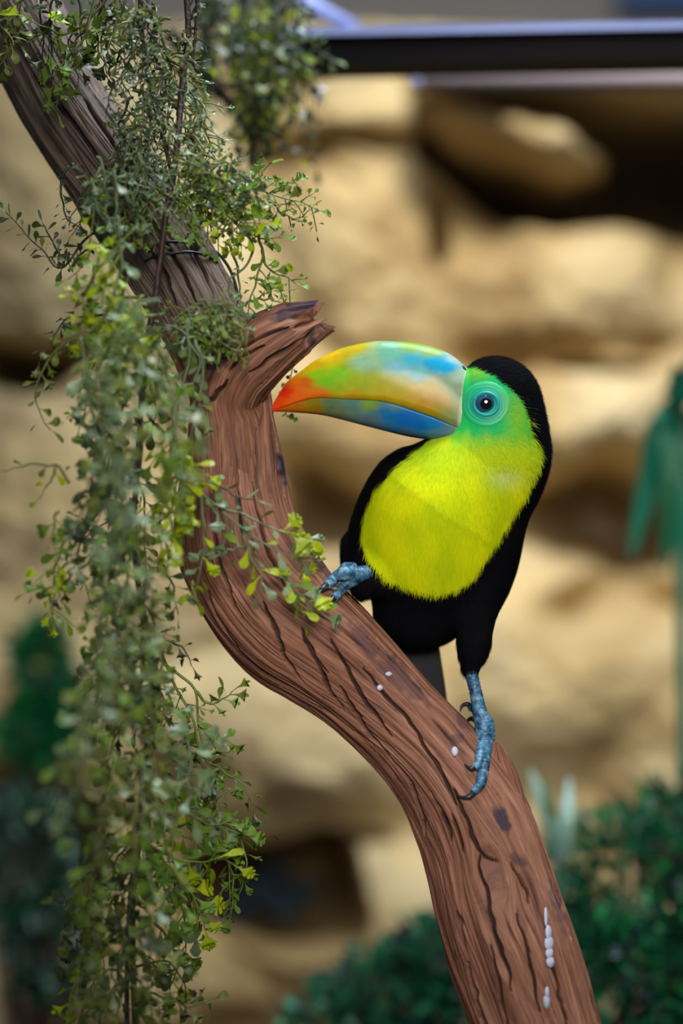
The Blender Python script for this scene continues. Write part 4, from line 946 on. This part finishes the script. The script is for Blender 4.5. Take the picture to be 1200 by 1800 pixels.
for q_ in [(20, -30, 10, 110), (60, -30, 15, 150), (95, -30, -10, 120), (130, -30, 5, 150), (165, -30, 15, 160), (40, 0, -20, 120), (5, -20, 5, 140), (205, -30, -5, 130), (75, 20, 30, 120), (150, 30, -20, 110)]:
    hang(pc, *q_, rs.uniform(-.03, .01), rs.choice(('dark', 'dark', 'olive')), size=26, gap=13, mix=.2, alt='green', kinds=('fan', 'trident', 'spoon'))
pc.finish()

# bunch that leans out over the wire
pd = Plant('side_fern', 'crisp green fern bunch arching out beside the wire loops', 'plant', P(318, 300, -.04), 'artificial ferns on the log', limit=295, seed=51)
SPR = pd.sprig
SPR(W([(322, 215), (345, 250), (360, 272), (400, 292), (428, 318), (437, 345)], -.045), 'green', 20, 34, start=.6, r0=3.4)
SPR(W([(335, 290), (370, 310), (420, 322), (470, 340), (520, 352), (558, 368)], -.04), 'green', 24, 11, start=.25, sub=.5, mix=.4, alt='olive', r0=2.8)
SPR(W([(440, 328), (455, 310), (470, 292)], -.035), 'green', 24, 9, mix=.2, alt='olive')
SPR(W([(480, 342), (500, 325), (520, 318)], -.035), 'green', 24, 9, mix=.2, alt='olive')
SPR(W([(470, 345), (490, 370), (515, 385), (540, 380)], -.035), 'olive', 22, 10, sub=.3)
SPR(W([(330, 330), (380, 345), (430, 365), (470, 385)], -.05), 'sage', 24, 10, sub=.4, mix=.5, alt='green')
SPR(W([(340, 350), (390, 375), (430, 390), (470, 392)], -.055), 'lime', 28, 10, sub=.3, mix=.4, alt='green')
SPR(W([(350, 370), (380, 400), (420, 410), (455, 425)], -.05), 'lime', 26, 10, sub=.3, mix=.5, alt='green')
SPR(W([(400, 380), (440, 410), (480, 420), (495, 418)], -.045), 'green', 22, 10, mix=.4, alt='sage')
SPR(W([(430, 400), (445, 440), (430, 470), (405, 490), (402, 520), (425, 545)], -.04), 'sage', 22, 26, start=.5, r0=3.0)
SPR(W([(455, 410), (462, 445), (450, 490), (440, 530), (432, 565)], -.04), 'green', 24, 18, start=.4, r0=2.8, sub=.3)
SPR(W([(460, 440), (470, 470), (495, 485), (522, 497)], -.035), 'green', 22, 9, sub=.4, mix=.3, alt='lime')
SPR(W([(450, 490), (475, 505), (500, 510)], -.035), 'green', 22, 9, sub=.3)
SPR(W([(440, 530), (465, 525), (495, 530)], -.035), 'green', 20, 9, sub=.3)
SPR(W([(400, 420), (415, 460), (420, 510), (412, 560)], -.03), 'olive', 20, 20)
rs = pd.rs
for k in range(22):
    x0 = rs.uniform(300, 420); y0 = rs.uniform(270, 360)
    hang(pd, x0, y0, rs.uniform(-20, 70), rs.uniform(40, 90), rs.uniform(-.07, -.03), rs.choice(('sage', 'green', 'olive', 'lime', 'dark')), size=rs.uniform(18, 26), gap=rs.uniform(8, 12), sub=.4, mix=.3, alt='green', kinds=('trident', 'fan', 'blade'))
for k in range(20):   # low cushion in front of the stub
    x0 = rs.uniform(320, 425); y0 = rs.uniform(525, 580)
    hang(pd, x0, y0, rs.uniform(-45, 45), rs.uniform(20, 60), rs.uniform(-.075, -.045), rs.choice(('sage', 'green', 'olive', 'sage')), size=rs.uniform(16, 24), gap=rs.uniform(7, 10), sub=.5, kinds=('trident', 'blade', 'spoon'))
pd.finish()

# loose sprig lying over the thick bend of the log
pe = Plant('loose_sprig', 'thin sprig with yellow-green tips lying across the thick bend of the log', 'plant', P(322, 830, -.07), 'artificial ferns on the log', seed=67)
SPR = pe.sprig; K = ('spoon', 'fan', 'spoon')
SPR(W([(322, 830, -.075), (355, 868, -.07), (385, 893, -.07), (430, 932, -.072), (480, 965, -.075), (520, 982, -.07), (548, 985, -.06)]), 'sage', 26, 40, start=.4, kinds=K, mix=.3, alt='lime')
SPR(W([(385, 893, -.07), (430, 905, -.074), (470, 925, -.074), (512, 940, -.072), (535, 945, -.07)]), 'sage', 26, 34, start=.3, kinds=K, mix=.5, alt='olive')
SPR(W([(490, 935, -.072), (515, 938, -.074), (532, 950, -.07)]), 'lime', 36, 12, kinds=('fan', 'spoon'))
SPR(W([(510, 980, -.07), (535, 980, -.068), (555, 980, -.06)]), 'lime', 40, 13, kinds=('fan', 'spoon'))
SPR(W([(345, 850, -.075), (380, 852, -.075), (415, 872, -.075), (450, 880, -.075)]), 'dark', 26, 18, kinds=('blade', 'spoon'), mix=.5, alt='sage')
SPR(W([(470, 1000, -.075), (510, 1024, -.072), (550, 1032, -.065), (572, 1032, -.06)]), 'sage', 34, 26, kinds=K, mix=.6, alt='lime')
SPR(W([(430, 932, -.074), (440, 980, -.076), (460, 1010, -.078), (455, 1040, -.08)]), 'sage', 30, 15, kinds=K, mix=.5, alt='lime')
SPR(W([(430, 960, -.076), (400, 968, -.078), (388, 978, -.078)]), 'sage', 32, 12, kinds=K, mix=.4, alt='green')
SPR(W([(500, 1010, -.076), (520, 1040, -.074), (545, 1060, -.07), (570, 1080, -.065)]), 'sage', 32, 12, kinds=K, mix=.5, alt='green')
SPR(W([(520, 1040, -.074), (528, 1065, -.072), (535, 1085, -.07)]), 'green', 32, 12, kinds=('fan', 'spoon'), mix=.5, alt='lime')
SPR(W([(350, 862, -.078), (358, 920, -.08), (356, 980, -.08), (345, 1030, -.08)]), 'sage', 30, 32, start=.5, kinds=K, mix=.5, alt='lime')
SPR(W([(338, 1020, -.08), (340, 1040, -.08), (346, 1055, -.08)]), 'lime', 30, 12, kinds=K)
SPR(W([(362, 880, -.078), (385, 910, -.078), (395, 945, -.078)]), 'sage', 26, 20, kinds=K)
pe.finish()

# twig caught behind the bill tip
pf = Plant('caught_twig', 'tiny leafy twig showing just behind the orange bill tip', 'twig', P(520, 600, .02), seed=71)
pf.sprig(W([(530, 560, .0), (524, 610, .015), (512, 650, .02), (503, 690, .02), (502, 725, .02), (510, 733, .018)]), 'green', 13, 14, start=.45, kinds=('spoon', 'fan'), r0=1.3, mix=.4, alt='dark')
pf.finish()

# blurred bunch draped over the metal beam further back
pg = Plant('draped_fern', 'dark fern bunch with glossy tips draped over the metal beam', 'plant', P(440, 20, .27), seed=83, limit=295)
pg.stem(W([(300, 60, .22), (360, 130, .24), (410, 190, .25), (438, 240, .25), (440, 292, .25)]), .006, .003)
rs = pg.rs
for k in range(52):
    x0 = rs.uniform(345, 550); y0 = rs.uniform(-50, 110) 
    hang(pg, x0, y0, rs.uniform(-25, 30), rs.uniform(80, 190), rs.uniform(.2, .3), rs.choice(('dark', 'dark', 'glossy', 'glossy', 'dark', 'olive')), size=rs.uniform(22, 32), gap=rs.uniform(13, 18), mix=.12, alt='lime')
for k in range(16):
    x0 = rs.uniform(410, 470); y0 = rs.uniform(100, 200)
    hang(pg, x0, y0, rs.uniform(-10, 50), rs.uniform(60, 120), rs.uniform(.22, .27), rs.choice(('dark', 'dark', 'olive', 'glossy')), size=rs.uniform(20, 28), gap=14, mix=.2, alt='lime')
pg.sprig(W([(540, 60, .2), (560, 90, .2), (585, 105, .2)]), 'sage', 26, 12)
pg.finish()

# ------------------------------------------------------------------ metal frame at the top
STEEL = plain('cool_lit_steel', lin(150, 160, 208), 0.4, metal=0.2, var=0.05)  # cool light reflected by the rail is tinted into this blue
DKST = plain('dark_steel', lin(20, 16, 17), 0.85, var=0.15, spec=0.1)
PINK = plain('grey_pipe', lin(128, 114, 118), 0.6, var=0.06)
def slab(name, p0, p1, Y0, Y1, h0, h1, mat, root):
    """bar from pixel p0 to p1 (its top edge), h px high, between depths Y0 and Y1"""
    a, b = P(*p0, Y0), P(*p1, Y0); k = S * (D + Y0) / D; n = Vector((0, Y1 - Y0, 0)); d0, d1 = Vector((0, 0, -h0 * k)), Vector((0, 0, -h1 * k))
    v = [a, b, b + d1, a + d0, a + n, b + n, b + n + d1, a + n + d0]
    o = obj(name, [tuple(q_) for q_ in v], [np.array([(0, 3, 2, 1), (4, 5, 6, 7), (0, 1, 5, 4), (3, 7, 6, 2), (0, 4, 7, 3), (1, 2, 6, 5)])], mat, smooth=False)
    return under(o, root)
fr = empty('metal_frame', Vector((1.05, 0.36, 0))); tag(fr, 'steel shelf frame with pale top strip and dark face above the rock', 'frame')
slab('top_strip', (400, 52), (3200, 0),   .34, .42, 12, 12, STEEL, fr)
slab('dark_face', (400, 64), (3200, 12), .345, .415, 54, 54, DKST, fr)
mb = MB(); mb.tube([P(500, -30, .44), P(540, 5, .44), P(625, 52, .44)], .007, 12); under(mb.build('brace', STEEL), fr)
for px_ in (2780,):
    q0 = P(px_, 60, .36); mb = MB(); mb.box((q0.x, .35, 0), (q0.x + .04, .39, q0.z - .002)); under(mb.build('post', DKST, smooth=False), fr)
pp = empty('pipe', P(3000, 138, .55)); tag(pp, 'grey-pink pipe with a pale rounded end cap below the dark beam', 'pipe')
mb = MB(); mb.tube([P(742, 142, .55), P(1500, 137, .55), P(3000, 127, .55)], .0098, 16); under(mb.build('tube', PINK), pp)
c0 = P(738, 143, .55); th = np.linspace(0, np.pi / 2, 8)
mb = MB(); mb.tube([(c0.x - .010 * math.sin(t), c0.y, c0.z) for t in th] , np.maximum(.0098 * np.cos(th), .0004), 16); under(mb.build('end_cap', STEEL), pp)

# ------------------------------------------------------------------ planting at the foot of the rock
def bush(name, label, cat, blobs, n, colors, size, seed, group=None, kinds=('blade', 'spoon')):
    rs = np.random.default_rng(seed); pos, nm = [], []
    wts = np.array([b[3] * b[4] for b in blobs], float); wts /= wts.sum()
    root_b = P(blobs[0][0], blobs[0][1], blobs[0][2]); rt = empty(name, Vector((root_b.x, root_b.y, 0))); tag(rt, label, cat, group)
    vs, fs, mi, n0 = [], [], [], 0; names = list(LEAFC)
    mbs = MB()
    for (bx, by, Y, rx, ry) in blobs:
        ct = np.array(P(bx, by, Y))
        for q_ in range(7):
            e = ct + np.array([rs.uniform(-1, 1) * rx, rs.uniform(-1, 1) * rx * .5, rs.uniform(.2, .9) * ry]) * S * 1.2
            g0 = np.array([ct[0] + rs.uniform(-.03, .03), ct[1] + rs.uniform(-.03, .03), 0.0]); mbs.tube(catmull(np.array([g0, (g0 + e) / 2 + rs.normal(0, .012, 3), e]), 8), np.linspace(.004, .0012, 8), 5)
    under(mbs.build('stems', BARK), rt)
    for i in range(n):
        b = blobs[rs.choice(len(blobs), p=wts)]; k = S * (D + b[2]) / D; ct = np.array(P(b[0], b[1], b[2]))
        d0 = rs.normal(size=3); d0 /= np.linalg.norm(d0); rr = rs.uniform(.55, 1.05)
        ps = ct + d0 * np.array([b[3], b[3] * .6, b[4]]) * k * rr
        d = nrm(d0 + rs.normal(0, .5, 3) + np.array([0, 0, .35])); up = nrm(rs.normal(0, .6, 3) + np.array([0, -.4, .8])); z = nrm(up - d * np.dot(up, d)); x = np.cross(d, z)
        kd = kinds[rs.integers(len(kinds))]; v, f = SHAPES[kd, rs.integers(3)]; sz = size * rs.uniform(.6, 1.3) * k
        vs.append(ps + sz * (v[:, :1] * x + v[:, 1:2] * d + v[:, 2:] * z)); fs.append(f + n0); n0 += len(v); mi += [names.index(colors[rs.integers(len(colors))])] * len(f)
    me = mesh_data('foliage', np.concatenate(vs), [np.concatenate(fs)], list(LEAFC.values()), mat_idx=mi)
    tag(under(link(bpy.data.objects.new('foliage', me)), rt), kind='stuff')
    return rt
LEAFC['strap'] = leaf_mat('leaf_strap', lin(44, 138, 110), .25, .3); LEAFC['moss'] = leaf_mat('leaf_moss', lin(28, 104, 66), .2, .45); LEAFC['deep'] = leaf_mat('leaf_deep', lin(10, 52, 46), .15, .4); LEAFC['vivid'] = leaf_mat('leaf_vivid', lin(24, 146, 70), .3, .4); LEAFC['pale'] = leaf_mat('leaf_pale', lin(150, 190, 176), .2, .35)
bush('mossy_shrub', 'dark green mossy shrub low against the rock to one side of the log foot', 'shrub', [(1120, 1560, .45, 160, 140), (1080, 1730, .40, 170, 120), (1200, 1460, .5, 90, 90), (1010, 1660, .42, 90, 90), (1240, 1700, .4, 150, 150)], 5200, ['moss', 'moss', 'deep', 'vivid', 'deep'], 34, 5)
bush('low_shrub', 'low dark teal shrub behind the log under the lit rock ledge', 'shrub', [(690, 1760, .50, 120, 90), (780, 1690, .52, 90, 80), (590, 1800, .48, 80, 60), (820, 1800, .5, 120, 90)], 3200, ['moss', 'deep', 'deep', 'teal'], 32, 6)
bush('leafy_shrub', 'soft green shrub beside the rock behind the hanging fern', 'shrub', [(75, 1180, .85, 40, 80), (60, 1290, .85, 60, 50), (110, 1250, .85, 30, 50)], 1500, ['vivid', 'moss', 'moss'], 34, 7)
bush('shaded_shrub', 'dark blue-green shrub low in the shaded hollow behind the fern tail', 'shrub', [(40, 1520, .7, 90, 120), (90, 1660, .7, 80, 90)], 1500, ['deep', 'deep', 'moss', 'pale'], 36, 8)

def strap_plant(name, label, base, tips, Y, width, mats, seed):
    rt = empty(name, Vector((P(base[0], base[1], Y).x, Y, 0))); tag(rt, label, 'plant'); rs = np.random.default_rng(seed)
    b = np.array(P(base[0], base[1], Y)); mb_ = MB(); mb_.tube([(b[0], b[1] + .02, 0), (b[0] + .01, b[1] + .01, b[2] * .5), tuple(b)], np.array([.008, .007, .005]), 8); under(mb_.build('stalk', STALK['teal']), rt)
    for i, (tx, ty, arch) in enumerate(tips):
        e = np.array(P(tx, ty, Y + rs.uniform(-.06, .02))); m = (b + e) / 2 + np.array([0, rs.uniform(-.03, .0), arch * S]); c = catmull(np.array([b, m, e]), 16)
        t = np.linspace(0, 1, 16); wd = width * S * np.sin(np.pi * np.clip(t * .86 + .14, 0, 1)) ** .7 + .0004
        tg, _, _ = frames(c); sd = np.cross(tg, np.array([0.1, 1.0, 0.25])); sd /= np.linalg.norm(sd, axis=1)[:, None]; nn_ = np.cross(sd, tg)
        v = np.stack([c - sd * wd[:, None] + nn_ * wd[:, None] * .3, c, c + sd * wd[:, None] + nn_ * wd[:, None] * .3], 1).reshape(-1, 3); ii = np.arange(15) * 3
        f = np.concatenate([np.stack([ii + a, ii + a + 1, ii + a + 4, ii + a + 3], -1) for a in (0, 1)])
        under(obj('leaf', v, f, LEAFC[mats[i % len(mats)]]), rt)
    return rt
strap_plant('strap_leaf_plant', 'teal strap-leaved plant drooping against the rock', (1190, 720), [(1108, 985, 70), (1128, 930, 60), (1165, 1010, 50), (1125, 850, 60), (1200, 1090, 30), (1165, 690, 10), (1220, 620, 0), (1240, 1050, 30), (1300, 960, 60), (1185, 640, 0), (1210, 960, 60)], .60, 24, ['strap', 'strap', 'moss'], 4)
strap_plant('pale_blade_plant', 'pale green upright blades rising from the mossy shrub by the splinter', (985, 1520), [(1000, 1365, 10), (955, 1370, 10), (930, 1350, 14), (1010, 1420, 10), (965, 1430, 8)], .42, 15, ['pale', 'sage'], 9)
# blue-grey stones lying in the low hollow
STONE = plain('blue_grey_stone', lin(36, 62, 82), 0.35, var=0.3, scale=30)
for i, (px_, py_, r_, lab) in enumerate([(455, 1560, 46, 'largest blue-grey stone lying in the dark hollow of the rock'), (500, 1592, 38, 'blue-grey stone lying low beside the largest stone in the hollow'), (405, 1600, 40, 'blue-grey stone in the hollow half hidden behind the fern tail'),
                                      (532, 1560, 26, 'small blue-grey stone at the outer rim of the dark hollow'), (30, 1480, 44, 'pale blue stone by itself among the shaded shrub'), (488, 1528, 24, 'smallest blue-grey stone, resting on top of the others in the hollow')]):
    n = 12; th = np.linspace(0, np.pi, n); ph = np.linspace(0, 2 * np.pi, 2 * n, endpoint=False); A, B_ = np.meshgrid(th, ph, indexing='ij')
    q_ = np.stack([np.sin(A) * np.cos(B_), .8 * np.sin(A) * np.sin(B_), .7 * np.cos(A)], -1); q_ = q_ * (1 + .3 * perlin(q_[..., 0] * 1.6, q_[..., 1] * 1.6, q_[..., 2] * 1.6 + i, 60))[..., None]
    k = S * (D + 1.2) / D * r_; ii = np.arange(n - 1)[:, None] * 2 * n; j = np.arange(2 * n)[None]; j2 = (j + 1) % (2 * n)
    tag(obj('stone', np.array(P(px_, py_, 1.2)) + q_.reshape(-1, 3) * k, np.stack([ii + j, ii + j2, ii + 2 * n + j2, ii + 2 * n + j], -1).reshape(-1, 4), STONE), lab, 'stone', 'stones in the dark hollow')
